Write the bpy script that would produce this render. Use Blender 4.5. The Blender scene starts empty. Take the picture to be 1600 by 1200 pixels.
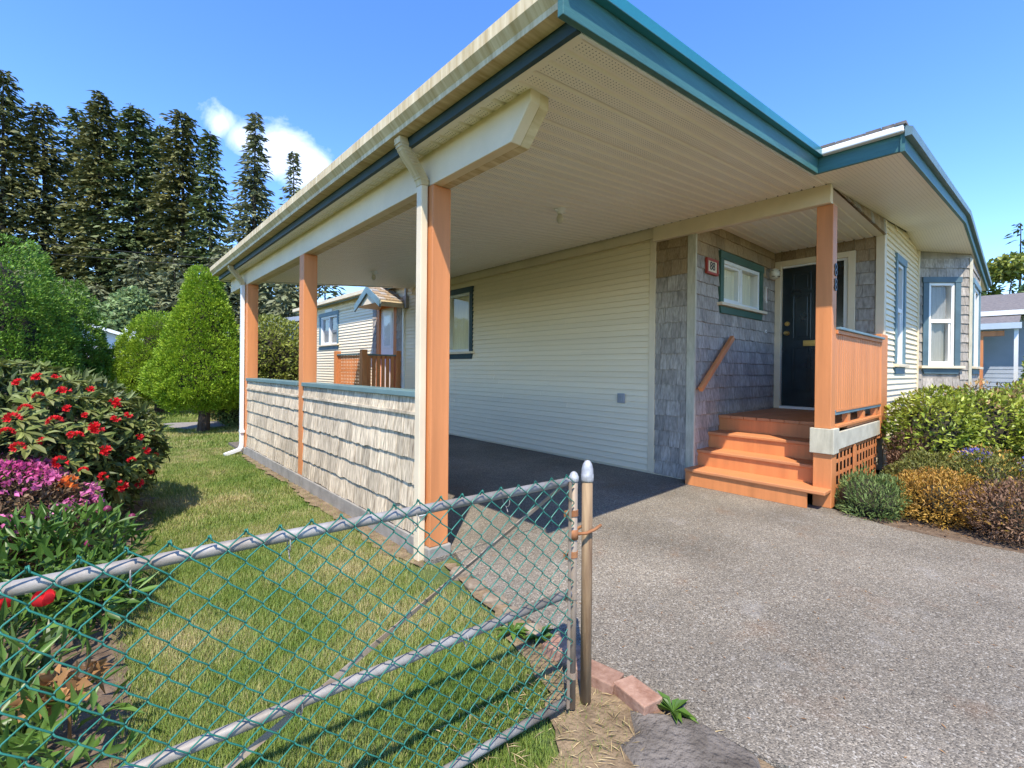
import bpy, math, random
import numpy as np
from mathutils import Matrix, Vector

random.seed(7)
rng = np.random.default_rng(7)
SC = bpy.context.scene
COL = SC.collection
R = math.radians

# ------------------------------------------------------------------ camera
cam_d = bpy.data.cameras.new('camera')
cam = bpy.data.objects.new('camera', cam_d)
COL.objects.link(cam)
cam_d.sensor_width = 36.0
cam_d.lens = 731.41 / 1600 * 36.0
cam_d.shift_y = -(600 - 580.97) / 1600
cam_d.clip_start = 0.05
cam_d.clip_end = 6000
_y, _p, _r = R(41.6433), R(-0.2096), R(0.5659)
_f = Vector((math.sin(_y) * math.cos(_p), math.cos(_y) * math.cos(_p), math.sin(_p)))
_rt = Vector((math.cos(_y), -math.sin(_y), 0))
_up = _rt.cross(_f)
_rt2 = math.cos(_r) * _rt + math.sin(_r) * _up
_up2 = -math.sin(_r) * _rt + math.cos(_r) * _up
CAM_H = 1.225
cam.matrix_world = Matrix(((_rt2.x, _up2.x, -_f.x, 0), (_rt2.y, _up2.y, -_f.y, 0), (_rt2.z, _up2.z, -_f.z, CAM_H), (0, 0, 0, 1)))
SC.camera = cam

# ------------------------------------------------------------------ light
SUN_EL, SUN_AZ = 57.0, 225.0          # azimuth measured from +Y towards +X
world = bpy.data.worlds.new('World')
SC.world = world
world.use_nodes = True
nt = world.node_tree
nt.nodes.clear()
wo = nt.nodes.new('ShaderNodeOutputWorld')
bg = nt.nodes.new('ShaderNodeBackground')
sky = nt.nodes.new('ShaderNodeTexSky')
sky.sky_type = 'NISHITA'
sky.sun_disc = False
sky.sun_elevation = R(SUN_EL)
sky.sun_rotation = R(SUN_AZ)
sky.air_density = 1.0
sky.dust_density = 0.0
sky.ozone_density = 5.0
bg.inputs['Strength'].default_value = 0.15
# a few fair-weather clouds mixed into the sky by direction
tc = nt.nodes.new('ShaderNodeTexCoord')
# small torn cloud low over the far trees: three soft cores broken up by noise
def _dir(px, py): return (_f + _rt2 * ((px - 800) / 731.41) - _up2 * ((py - 581) / 731.41)).normalized()
no2 = nt.nodes.new('ShaderNodeTexNoise'); no2.inputs['Scale'].default_value = 12; no2.inputs['Detail'].default_value = 10; no2.inputs['Roughness'].default_value = 0.6; no2.inputs['Distortion'].default_value = 0.6
_prev = None
for _px, _py, _rad in ((345, 190, 0.05), (375, 215, 0.05), (440, 238, 0.075), (480, 262, 0.07)):
    vm = nt.nodes.new('ShaderNodeVectorMath'); vm.operation = 'DISTANCE'; vm.inputs[1].default_value = _dir(_px, _py)
    mr_ = nt.nodes.new('ShaderNodeMapRange'); mr_.inputs['From Min'].default_value = 0.0; mr_.inputs['From Max'].default_value = _rad; mr_.inputs['To Min'].default_value = 1.0; mr_.inputs['To Max'].default_value = 0.0
    nt.links.new(tc.outputs['Generated'], vm.inputs[0]); nt.links.new(vm.outputs['Value'], mr_.inputs['Value'])
    if _prev is None: _prev = mr_.outputs[0]
    else:
        mxn = nt.nodes.new('ShaderNodeMath'); mxn.operation = 'MAXIMUM'; nt.links.new(_prev, mxn.inputs[0]); nt.links.new(mr_.outputs[0], mxn.inputs[1]); _prev = mxn.outputs[0]
cadd = nt.nodes.new('ShaderNodeMath'); cadd.operation = 'MULTIPLY_ADD'; cadd.inputs[1].default_value = 0.66
rp3 = nt.nodes.new('ShaderNodeValToRGB'); rp3.color_ramp.elements[0].position = 0.70; rp3.color_ramp.elements[1].position = 1.0
sc2 = nt.nodes.new('ShaderNodeMath'); sc2.operation = 'MULTIPLY'; sc2.inputs[1].default_value = 0.5
mix = nt.nodes.new('ShaderNodeMixRGB'); mix.inputs['Color2'].default_value = (5.2, 5.5, 6.0, 1)
L = nt.links.new
L(tc.outputs['Generated'], no2.inputs['Vector']); L(_prev, cadd.inputs[0]); L(no2.outputs['Fac'], cadd.inputs[2]); L(cadd.outputs[0], rp3.inputs['Fac'])
L(rp3.outputs['Color'], sc2.inputs[0]); L(sc2.outputs[0], mix.inputs['Fac'])
hsn = nt.nodes.new('ShaderNodeHueSaturation'); hsn.inputs['Saturation'].default_value = 1.18; hsn.inputs['Hue'].default_value = 0.51
L(sky.outputs[0], hsn.inputs['Color']); L(hsn.outputs[0], mix.inputs['Color1'])
L(mix.outputs[0], bg.inputs['Color']); L(bg.outputs[0], wo.inputs['Surface'])

sun_d = bpy.data.lights.new('sun', 'SUN')
sun_d.energy = 2.9
sun_d.angle = R(0.53)
sun_d.color = (1.0, 0.92, 0.78)
sun = bpy.data.objects.new('sun', sun_d)
COL.objects.link(sun)
_ce = math.cos(R(SUN_EL))
_sd = Vector((math.sin(R(SUN_AZ)) * _ce, math.cos(R(SUN_AZ)) * _ce, math.sin(R(SUN_EL))))
sun.rotation_euler = _sd.to_track_quat('Z', 'Y').to_euler()
sun.location = (-10, -10, 20)
SC.view_settings.view_transform = 'Standard'
SC.view_settings.look = 'None'
SC.view_settings.exposure = 1.38
SC.view_settings.gamma = 1.0
SC.view_settings.use_curve_mapping = False
SC.cycles.max_bounces = 8
SC.cycles.diffuse_bounces = 4
SC.cycles.transparent_max_bounces = 8
SC.cycles.caustics_reflective = False
SC.cycles.caustics_refractive = False
SC.cycles.use_denoising = True

# ------------------------------------------------------------------ materials
MATS = {}
def nodes_of(name):
    m = bpy.data.materials.new(name); m.use_nodes = True
    t = m.node_tree; b = t.nodes['Principled BSDF']
    MATS[name] = m
    return m, t, b

def P(name, col, rough=0.6, var=0.12, vscale=6.0, bump=0.15, bscale=60.0, stretch=(1, 1, 1), col2=None, per_obj=0.0, per_island=0.0, spec=0.4, metallic=0.0, coord='Object', bdist=0.004, sub=0.0, trans=0.0):
    """procedural paint/wood/leaf: noise colour variation, fine bump, optional variation per object or per leaf"""
    m, t, b = nodes_of(name)
    N, K = t.nodes.new, t.links.new
    tcn = N('ShaderNodeTexCoord'); mpn = N('ShaderNodeMapping'); mpn.inputs['Scale'].default_value = stretch
    K(tcn.outputs[coord], mpn.inputs['Vector'])
    src = mpn.outputs[0]
    if per_obj:
        oi = N('ShaderNodeObjectInfo'); ad = N('ShaderNodeVectorMath'); ad.operation = 'ADD'
        ml = N('ShaderNodeVectorMath'); ml.operation = 'SCALE'; ml.inputs['Scale'].default_value = 37.0
        cb = N('ShaderNodeCombineXYZ')
        K(oi.outputs['Random'], cb.inputs[0]); K(oi.outputs['Random'], cb.inputs[1]); K(cb.outputs[0], ml.inputs[0])
        K(src, ad.inputs[0]); K(ml.outputs[0], ad.inputs[1]); src = ad.outputs[0]
    nz = N('ShaderNodeTexNoise'); nz.inputs['Scale'].default_value = vscale; nz.inputs['Detail'].default_value = 6; nz.inputs['Roughness'].default_value = 0.6
    K(src, nz.inputs['Vector'])
    rmp = N('ShaderNodeValToRGB')
    c = np.array(col, float)
    ca = c * (1 - var) if col2 is None else c
    cb2 = np.clip(c * (1 + var), 0, 1) if col2 is None else np.array(col2, float)
    rmp.color_ramp.elements[0].position = 0.32; rmp.color_ramp.elements[1].position = 0.68
    rmp.color_ramp.elements[0].color = (*ca, 1); rmp.color_ramp.elements[1].color = (*cb2, 1)
    K(nz.outputs['Fac'], rmp.inputs['Fac'])
    out = rmp.outputs['Color']
    for amt, getter in ((per_obj, 'obj'), (per_island, 'isl')):
        if amt:
            if getter == 'obj':
                r_ = N('ShaderNodeObjectInfo').outputs['Random']
            else:
                r_ = N('ShaderNodeNewGeometry').outputs['Random Per Island']
            mr = N('ShaderNodeMapRange'); mr.inputs['To Min'].default_value = 1 - amt; mr.inputs['To Max'].default_value = 1 + amt
            K(r_, mr.inputs['Value'])
            hs = N('ShaderNodeHueSaturation'); K(mr.outputs[0], hs.inputs['Value']); K(out, hs.inputs['Color'])
            out = hs.outputs['Color']
    K(out, b.inputs['Base Color'])
    b.inputs['Roughness'].default_value = rough
    b.inputs['Specular IOR Level'].default_value = spec
    b.inputs['Metallic'].default_value = metallic
    if bump:
        bz = N('ShaderNodeTexNoise'); bz.inputs['Scale'].default_value = bscale; bz.inputs['Detail'].default_value = 5
        K(src, bz.inputs['Vector'])
        bp = N('ShaderNodeBump'); bp.inputs['Strength'].default_value = bump; bp.inputs['Distance'].default_value = bdist
        K(bz.outputs['Fac'], bp.inputs['Height']); K(bp.outputs[0], b.inputs['Normal'])
    if trans:
        tr = N('ShaderNodeBsdfTranslucent'); K(out, tr.inputs['Color'])
        ms = N('ShaderNodeMixShader'); ms.inputs[0].default_value = trans
        K(b.outputs[0], ms.inputs[1]); K(tr.outputs[0], ms.inputs[2])
        K(ms.outputs[0], t.nodes['Material Output'].inputs['Surface'])
    return m

def leafmat(name, c1, c2, rough=0.45, isl=0.45, trans=0.25, vscale=2.0, spec=0.4):
    return P(name, c1, rough, 0.2, vscale, 0, 60, col2=c2, per_island=isl, trans=trans, spec=spec)

ORANGE = P('orange_paint', (0.60, 0.225, 0.08), 0.5, 0.16, 5, 0.3, 70, (1.5, 1.5, 0.12))
ORANGE_WORN = P('worn_orange_paint', (0.60, 0.23, 0.085), 0.55, 0.2, 4, 0.35, 60, (5, 0.7, 1), col2=(0.47, 0.20, 0.09))
CREAM = P('cream_paint', (0.72, 0.60, 0.42), 0.5, 0.08, 2.5, 0.08, 70)
CREAM_DIRTY = P('cream_weathered', (0.46, 0.34, 0.16), 0.55, 0.2, 3, 0.1, 60, (1, 9, 0.8), col2=(0.74, 0.62, 0.40))
WHITE = P('white_vinyl', (0.78, 0.78, 0.76), 0.35, 0.04, 3, 0.03, 60)
SIDING = P('siding_vinyl', (0.82, 0.70, 0.495), 0.42, 0.05, 1.3, 0.10, 150, (0.3, 0.3, 4), per_obj=0.025)
TRIMBLUE = P('blue_grey_trim', (0.075, 0.125, 0.15), 0.5, 0.15, 5, 0.15, 50)
TEAL = P('teal_paint', (0.05, 0.15, 0.145), 0.5, 0.18, 5, 0.25, 50, (0.4, 0.4, 4))
TEAL_DARK = P('dark_teal_paint', (0.02, 0.05, 0.058), 0.5, 0.2, 5, 0.2, 50)
TEAL_LIGHT = P('grey_teal_paint', (0.13, 0.215, 0.25), 0.5, 0.14, 5, 0.15, 50)
TEAL_METAL = P('teal_metal', (0.02, 0.18, 0.225), 0.3, 0.08, 3, 0.02, 40, spec=0.6)
GREEN_TRIM = P('green_trim', (0.045, 0.105, 0.075), 0.5, 0.15, 5, 0.15, 50)
CAP = P('sage_cap_paint', (0.125, 0.20, 0.20), 0.5, 0.15, 6, 0.2, 60)
SHGREY = P('shingle_grey', (0.21, 0.187, 0.16), 0.85, 0.3, 4, 0.6, 35, (1.6, 1.6, 0.5), col2=(0.45, 0.40, 0.345), per_obj=0.17)
SHBROWN = P('shingle_brown', (0.20, 0.12, 0.055), 0.8, 0.3, 4, 0.4, 45, (6, 6, 0.8), col2=(0.42, 0.32, 0.20), per_obj=0.2)
SHWHITE = P('shingle_bleached', (0.25, 0.19, 0.125), 0.9, 0.3, 3.2, 0.7, 30, (2.6, 2.6, 0.45), col2=(0.80, 0.67, 0.475), per_obj=0.22)
WEATHERED = P('weathered_board', (0.40, 0.37, 0.28), 0.85, 0.2, 5, 0.4, 60, (1.2, 5, 1.2), col2=(0.56, 0.52, 0.40))
CONC = P('concrete', (0.27, 0.25, 0.215), 0.9, 0.2, 7, 0.5, 60)
GALV = P('galvanised_pipe', (0.19, 0.155, 0.12), 0.6, 0.25, 7, 0.3, 80, metallic=0.2, col2=(0.38, 0.365, 0.35))
RUSTY = P('rusty_pipe', (0.24, 0.17, 0.11), 0.6, 0.3, 9, 0.25, 80, (1, 1, 0.25), metallic=0.2, col2=(0.36, 0.31, 0.26))
RUST = P('rust', (0.26, 0.10, 0.04), 0.75, 0.3, 14, 0.3, 90, metallic=0.2, col2=(0.38, 0.18, 0.08))
POSTPAINT = P('peeling_post_paint', (0.15, 0.085, 0.045), 0.7, 0.3, 12, 0.6, 50, (2.4, 2.4, 0.2), metallic=0.1, col2=(0.36, 0.255, 0.145))
CAPMETAL = P('cast_cap', (0.30, 0.30, 0.31), 0.6, 0.3, 40, 0.7, 60, metallic=0.35, col2=(0.5, 0.5, 0.5))
WIRE = P('green_vinyl_wire', (0.022, 0.155, 0.115), 0.35, 0.15, 5, 0.0, 60, spec=0.5)
DOORP = P('black_green_door', (0.012, 0.022, 0.026), 0.18, 0.3, 3, 0.05, 60, spec=0.6)
BRASS = P('brass', (0.62, 0.42, 0.14), 0.3, 0.1, 10, 0, 60, metallic=0.9)
DARKIN = P('interior_dark', (0.05, 0.045, 0.04), 0.9, 0.1, 3, 0)
CURTAIN = P('curtain', (0.90, 0.84, 0.64), 0.8, 0.1, 6, 0.1, 40, (8, 8, 0.4))
BLIND = P('grey_blind', (0.25, 0.24, 0.225), 0.8, 0.12, 6, 0.1, 40, (10, 10, 0.4))
RED = P('red_frame', (0.36, 0.05, 0.03), 0.5, 0.1, 8, 0.1)
BLACK = P('black_plastic', (0.012, 0.012, 0.013), 0.4, 0.1, 8, 0.05)
PLASTICGREY = P('grey_plastic', (0.32, 0.32, 0.33), 0.5, 0.08, 8, 0.05)
BRICK = P('brick_clay', (0.22, 0.11, 0.07), 0.9, 0.3, 18, 0.8, 60, col2=(0.40, 0.25, 0.18), per_obj=0.2)
STONE = P('edge_stone', (0.15, 0.11, 0.075), 0.9, 0.3, 14, 0.8, 50, col2=(0.29, 0.235, 0.17), per_obj=0.15)
SOIL = P('soil', (0.085, 0.055, 0.036), 0.95, 0.4, 12, 0.9, 40, col2=(0.19, 0.135, 0.09), bdist=0.02)
DRYDIRT = P('dry_dirt', (0.13, 0.088, 0.05), 0.95, 0.3, 9, 1.0, 55, col2=(0.29, 0.21, 0.125), bdist=0.015)
GRAVEL = P('path_gravel', (0.24, 0.22, 0.20), 0.95, 0.25, 30, 0.6, 90)
ASPH = P('asphalt_shingle', (0.10, 0.09, 0.085), 0.9, 0.35, 14, 0.5, 70, col2=(0.22, 0.19, 0.17))
BARK = P('bark', (0.045, 0.03, 0.022), 0.95, 0.4, 6, 1.0, 22, (3, 3, 0.5), col2=(0.13, 0.09, 0.07), bdist=0.02)
FARBARK = P('fir_bark', (0.05, 0.042, 0.036), 0.95, 0.3, 3, 0.3, 10)
NWALL = P('neighbour_wall', (0.60, 0.62, 0.66), 0.6, 0.06, 2, 0.05)
NBLUE = P('pale_blue_siding', (0.46, 0.53, 0.58), 0.6, 0.06, 2, 0.05)
NGREY = P('grey_blue_siding', (0.36, 0.40, 0.46), 0.6, 0.08, 2, 0.05)
METER = P('meter_grey', (0.33, 0.33, 0.33), 0.4, 0.1, 8, 0.05, metallic=0.5)

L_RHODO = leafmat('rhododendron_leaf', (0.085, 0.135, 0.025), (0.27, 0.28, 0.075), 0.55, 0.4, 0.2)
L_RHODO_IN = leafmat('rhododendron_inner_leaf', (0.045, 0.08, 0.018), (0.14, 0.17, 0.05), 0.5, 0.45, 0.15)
F_RED = leafmat('red_petal', (0.62, 0.012, 0.018), (0.78, 0.04, 0.045), 0.5, 0.25, 0.3)
F_MAG = leafmat('magenta_petal', (0.50, 0.06, 0.22), (0.68, 0.24, 0.42), 0.5, 0.3, 0.3)
F_ORANGE = leafmat('orange_petal', (0.75, 0.16, 0.03), (0.85, 0.28, 0.06), 0.5, 0.2, 0.3)
F_BLUE = leafmat('blue_petal', (0.12, 0.10, 0.50), (0.28, 0.24, 0.70), 0.5, 0.3, 0.3)
F_DEAD = leafmat('withered_petal', (0.22, 0.10, 0.035), (0.46, 0.26, 0.10), 0.7, 0.4, 0.25)
F_YEL = leafmat('yellow_spring_leaf', (0.42, 0.27, 0.03), (0.55, 0.40, 0.06), 0.5, 0.3, 0.3)
L_AZ = leafmat('azalea_leaf', (0.13, 0.07, 0.045), (0.24, 0.17, 0.08), 0.5, 0.4, 0.2)
L_PEONY = leafmat('peony_leaf', (0.04, 0.10, 0.014), (0.12, 0.21, 0.035), 0.4, 0.35, 0.25)
L_STRAP = leafmat('strap_leaf', (0.05, 0.105, 0.018), (0.145, 0.205, 0.05), 0.4, 0.35, 0.25)
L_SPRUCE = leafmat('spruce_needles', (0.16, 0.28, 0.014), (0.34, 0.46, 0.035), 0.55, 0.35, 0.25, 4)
L_SPRUCE_DK = leafmat('dark_spruce_needles', (0.08, 0.17, 0.018), (0.20, 0.34, 0.04), 0.55, 0.4, 0.2, 3)  # darker green of the two spruces behind the rhododendron
L_FIR = leafmat('fir_needles', (0.05, 0.085, 0.028), (0.15, 0.18, 0.06), 0.6, 0.35, 0.15, 0.25)
L_FIR_BR = leafmat('brownish_fir_needles', (0.06, 0.085, 0.028), (0.20, 0.19, 0.065), 0.6, 0.4, 0.15, 0.3)
L_CEDAR = leafmat('cedar_sprays', (0.09, 0.115, 0.055), (0.24, 0.25, 0.13), 0.6, 0.4, 0.2, 0.4)
L_DECID = leafmat('pale_spring_leaves', (0.13, 0.21, 0.07), (0.26, 0.34, 0.13), 0.5, 0.35, 0.3, 0.6)
L_LIME = leafmat('yellow_green_leaves', (0.16, 0.20, 0.03), (0.30, 0.32, 0.06), 0.45, 0.4, 0.3, 2)
L_HEDGE = leafmat('hedge_leaves', (0.12, 0.19, 0.018), (0.38, 0.42, 0.06), 0.38, 0.45, 0.25, 3)
L_HEDGE_BR = leafmat('scorched_hedge_leaves', (0.26, 0.16, 0.06), (0.46, 0.32, 0.15), 0.6, 0.4, 0.25, 4)
L_ROSE = leafmat('rosemary_needles', (0.10, 0.16, 0.04), (0.25, 0.32, 0.10), 0.55, 0.4, 0.2, 5)
L_HEATH = leafmat('heather_green', (0.09, 0.11, 0.02), (0.24, 0.23, 0.05), 0.55, 0.45, 0.2, 6)
L_HEATH_O = leafmat('heather_orange', (0.32, 0.15, 0.03), (0.48, 0.30, 0.05), 0.55, 0.4, 0.25, 6)
L_HEATH_R = leafmat('heather_russet', (0.14, 0.07, 0.04), (0.28, 0.17, 0.10), 0.6, 0.4, 0.2, 6)
GRASSM = None

def glass_mat():
    m, t, b = nodes_of('window_glass')
    N, K = t.nodes.new, t.links.new
    t.nodes.remove(b)
    tr = N('ShaderNodeBsdfTransparent'); tr.inputs[0].default_value = (0.97, 0.98, 0.97, 1)
    gl = N('ShaderNodeBsdfGlossy'); gl.inputs['Roughness'].default_value = 0.02
    lw = N('ShaderNodeLayerWeight'); lw.inputs['Blend'].default_value = 0.5
    pw_ = N('ShaderNodeMath'); pw_.operation = 'POWER'; pw_.inputs[1].default_value = 4.0
    mr = N('ShaderNodeMath'); mr.operation = 'MULTIPLY_ADD'; mr.inputs[1].default_value = 0.9; mr.inputs[2].default_value = 0.07; mr.use_clamp = True
    ms = N('ShaderNodeMixShader')
    K(lw.outputs['Facing'], pw_.inputs[0]); K(pw_.outputs[0], mr.inputs[0]); K(mr.outputs[0], ms.inputs[0]); K(tr.outputs[0], ms.inputs[1]); K(gl.outputs[0], ms.inputs[2])
    K(ms.outputs[0], t.nodes['Material Output'].inputs['Surface'])
    return m
GLASS = glass_mat()

def aggregate_mat():
    """exposed aggregate concrete: small pebbles of mixed colour in grey cement, with pale scuffs and rusty litter stains"""
    m, t, b = nodes_of('exposed_aggregate')
    N, K = t.nodes.new, t.links.new
    tcn = N('ShaderNodeTexCoord')
    v = N('ShaderNodeTexVoronoi'); v.inputs['Scale'].default_value = 175
    K(tcn.outputs['Object'], v.inputs['Vector'])
    v2 = N('ShaderNodeTexVoronoi'); v2.inputs['Scale'].default_value = 135
    K(tcn.outputs['Object'], v2.inputs['Vector'])
    hs = N('ShaderNodeSeparateColor'); K(v.outputs['Color'], hs.inputs[0])
    r1 = N('ShaderNodeValToRGB'); cr = r1.color_ramp
    cr.elements[0].position = 0; cr.elements[0].color = (0.085, 0.074, 0.06, 1)
    cr.elements[1].position = 1; cr.elements[1].color = (0.36, 0.315, 0.245, 1)
    for p, c in ((0.3, (0.16, 0.14, 0.112, 1)), (0.55, (0.205, 0.178, 0.14, 1)), (0.75, (0.21, 0.18, 0.14, 1)), (0.9, (0.275, 0.24, 0.19, 1))):
        e = cr.elements.new(p); e.color = c
    K(hs.outputs[0], r1.inputs['Fac'])
    hs2 = N('ShaderNodeSeparateColor'); K(v2.outputs['Color'], hs2.inputs[0])
    r2 = N('ShaderNodeValToRGB'); r2.color_ramp.elements[0].position = 0.90; r2.color_ramp.elements[1].position = 0.97
    K(hs2.outputs[1], r2.inputs['Fac'])
    edge = N('ShaderNodeMapRange'); edge.inputs['From Min'].default_value = 0.0; edge.inputs['From Max'].default_value = 0.0085
    K(v.outputs['Distance'], edge.inputs['Value'])
    mx = N('ShaderNodeMixRGB'); mx.inputs['Color2'].default_value = (0.36, 0.33, 0.28, 1)
    K(r2.outputs['Color'], mx.inputs['Fac']); K(r1.outputs['Color'], mx.inputs['Color1'])
    big = N('ShaderNodeTexNoise'); big.inputs['Scale'].default_value = 0.9; big.inputs['Detail'].default_value = 6
    K(tcn.outputs['Object'], big.inputs['Vector'])
    br = N('ShaderNodeMapRange'); br.inputs['From Min'].default_value = 0.3; br.inputs['From Max'].default_value = 0.7; br.inputs['To Min'].default_value = 0.68; br.inputs['To Max'].default_value = 1.25
    K(big.outputs['Fac'], br.inputs['Value'])
    h2 = N('ShaderNodeHueSaturation'); K(br.outputs[0], h2.inputs['Value']); K(mx.outputs[0], h2.inputs['Color'])
    sc_ = N('ShaderNodeTexNoise'); sc_.inputs['Scale'].default_value = 3.3; sc_.inputs['Detail'].default_value = 9; sc_.inputs['Roughness'].default_value = 0.7
    K(tcn.outputs['Object'], sc_.inputs['Vector'])
    rs = N('ShaderNodeValToRGB'); rs.color_ramp.elements[0].position = 0.57; rs.color_ramp.elements[1].position = 0.76
    rs.color_ramp.elements[1].color = (0.55, 0.55, 0.55, 1)
    K(sc_.outputs['Fac'], rs.inputs['Fac'])
    m3 = N('ShaderNodeMixRGB'); m3.inputs['Color2'].default_value = (0.34, 0.32, 0.29, 1)
    K(rs.outputs['Color'], m3.inputs['Fac']); K(h2.outputs[0], m3.inputs['Color1'])
    rn = N('ShaderNodeTexNoise'); rn.inputs['Scale'].default_value = 2.1; rn.inputs['Detail'].default_value = 8; rn.inputs['Roughness'].default_value = 0.7
    mo = N('ShaderNodeMapping'); mo.inputs['Location'].default_value = (7, 3, 0); K(tcn.outputs['Object'], mo.inputs['Vector']); K(mo.outputs[0], rn.inputs['Vector'])
    rr = N('ShaderNodeValToRGB'); rr.color_ramp.elements[0].position = 0.555; rr.color_ramp.elements[1].position = 0.78; rr.color_ramp.elements[1].color = (0.6, 0.6, 0.6, 1)
    K(rn.outputs['Fac'], rr.inputs['Fac'])
    m4 = N('ShaderNodeMixRGB'); m4.inputs['Color2'].default_value = (0.19, 0.105, 0.055, 1)
    K(rr.outputs['Color'], m4.inputs['Fac']); K(m3.outputs[0], m4.inputs['Color1'])
    K(m4.outputs[0], b.inputs['Base Color'])
    b.inputs['Roughness'].default_value = 0.8
    b.inputs['Specular IOR Level'].default_value = 0.3
    bp = N('ShaderNodeBump'); bp.inputs['Strength'].default_value = 0.8; bp.inputs['Distance'].default_value = 0.004; bp.invert = True
    K(v.outputs['Distance'], bp.inputs['Height']); K(bp.outputs[0], b.inputs['Normal'])
    return m
AGG = aggregate_mat()

def soffit_mat(name, du, dv, band):
    """cream vented vinyl: rows of small punched holes in bands"""
    m, t, b = nodes_of(name)
    N, K = t.nodes.new, t.links.new
    tcn = N('ShaderNodeTexCoord'); sp = N('ShaderNodeSeparateXYZ'); K(tcn.outputs['Object'], sp.inputs[0])
    def M(op, a, bv=None):
        n = N('ShaderNodeMath'); n.operation = op
        for i, x in enumerate((a, bv)):
            if x is None: continue
            if isinstance(x, (int, float)): n.inputs[i].default_value = x
            else: K(x, n.inputs[i])
        return n.outputs[0]
    fu = M('SUBTRACT', M('FRACT', M('DIVIDE', sp.outputs[0], du)), 0.5)
    fv = M('SUBTRACT', M('FRACT', M('DIVIDE', sp.outputs[1], dv)), 0.5)
    d2 = M('ADD', M('MULTIPLY', M('MULTIPLY', fu, du), M('MULTIPLY', fu, du)), M('MULTIPLY', M('MULTIPLY', fv, dv), M('MULTIPLY', fv, dv)))
    hole = M('LESS_THAN', d2, 0.0033 ** 2)
    if band:
        fb = M('FRACT', M('DIVIDE', sp.outputs[1], band))
        inb = M('MULTIPLY', M('GREATER_THAN', fb, 0.28), M('LESS_THAN', fb, 0.90))
        hole = M('MULTIPLY', hole, inb)
    nz = N('ShaderNodeTexNoise'); nz.inputs['Scale'].default_value = 1.7; nz.inputs['Detail'].default_value = 5; K(tcn.outputs['Object'], nz.inputs['Vector'])
    rm = N('ShaderNodeValToRGB'); rm.color_ramp.elements[0].position = 0.3; rm.color_ramp.elements[1].position = 0.7
    rm.color_ramp.elements[0].color = (0.85, 0.775, 0.645, 1); rm.color_ramp.elements[1].color = (0.89, 0.83, 0.72, 1)
    K(nz.outputs['Fac'], rm.inputs['Fac'])
    mx = N('ShaderNodeMixRGB'); mx.inputs['Color2'].default_value = (0.12, 0.10, 0.08, 1)
    K(hole, mx.inputs['Fac']); K(rm.outputs['Color'], mx.inputs['Color1'])
    K(mx.outputs[0], b.inputs['Base Color'])
    b.inputs['Roughness'].default_value = 0.45
    return m
SOFFIT = soffit_mat('vented_soffit', 0.024, 0.0165, 0.1)
SOFFIT_FINE = soffit_mat('fine_vented_soffit', 0.03, 0.03, 0)
SOFFIT_PLAIN = P('plain_soffit', (0.86, 0.79, 0.68), 0.45, 0.05, 2, 0)

def lawn_mat():
    m, t, b = nodes_of('lawn_turf')
    N, K = t.nodes.new, t.links.new
    tcn = N('ShaderNodeTexCoord')
    n1 = N('ShaderNodeTexNoise'); n1.inputs['Scale'].default_value = 1.1; n1.inputs['Detail'].default_value = 8; n1.inputs['Roughness'].default_value = 0.65
    K(tcn.outputs['Object'], n1.inputs['Vector'])
    r = N('ShaderNodeValToRGB'); cr = r.color_ramp
    cr.elements[0].position = 0.3; cr.elements[0].color = (0.055, 0.095, 0.018, 1)
    cr.elements[1].position = 0.72; cr.elements[1].color = (0.24, 0.20, 0.085, 1)
    e = cr.elements.new(0.5); e.color = (0.10, 0.135, 0.03, 1)
    K(n1.outputs['Fac'], r.inputs['Fac'])
    n2 = N('ShaderNodeTexNoise'); n2.inputs['Scale'].default_value = 60; n2.inputs['Detail'].default_value = 5; K(tcn.outputs['Object'], n2.inputs['Vector'])
    mr = N('ShaderNodeMapRange'); mr.inputs['To Min'].default_value = 0.45; mr.inputs['To Max'].default_value = 1.35; K(n2.outputs['Fac'], mr.inputs['Value'])
    hs = N('ShaderNodeHueSaturation'); K(mr.outputs[0], hs.inputs['Value']); K(r.outputs['Color'], hs.inputs['Color'])
    K(hs.outputs[0], b.inputs['Base Color']); b.inputs['Roughness'].default_value = 0.9
    bp = N('ShaderNodeBump'); bp.inputs['Strength'].default_value = 0.8; bp.inputs['Distance'].default_value = 0.03; K(n2.outputs['Fac'], bp.inputs['Height']); K(bp.outputs[0], b.inputs['Normal'])
    return m
LAWN = lawn_mat()

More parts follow.
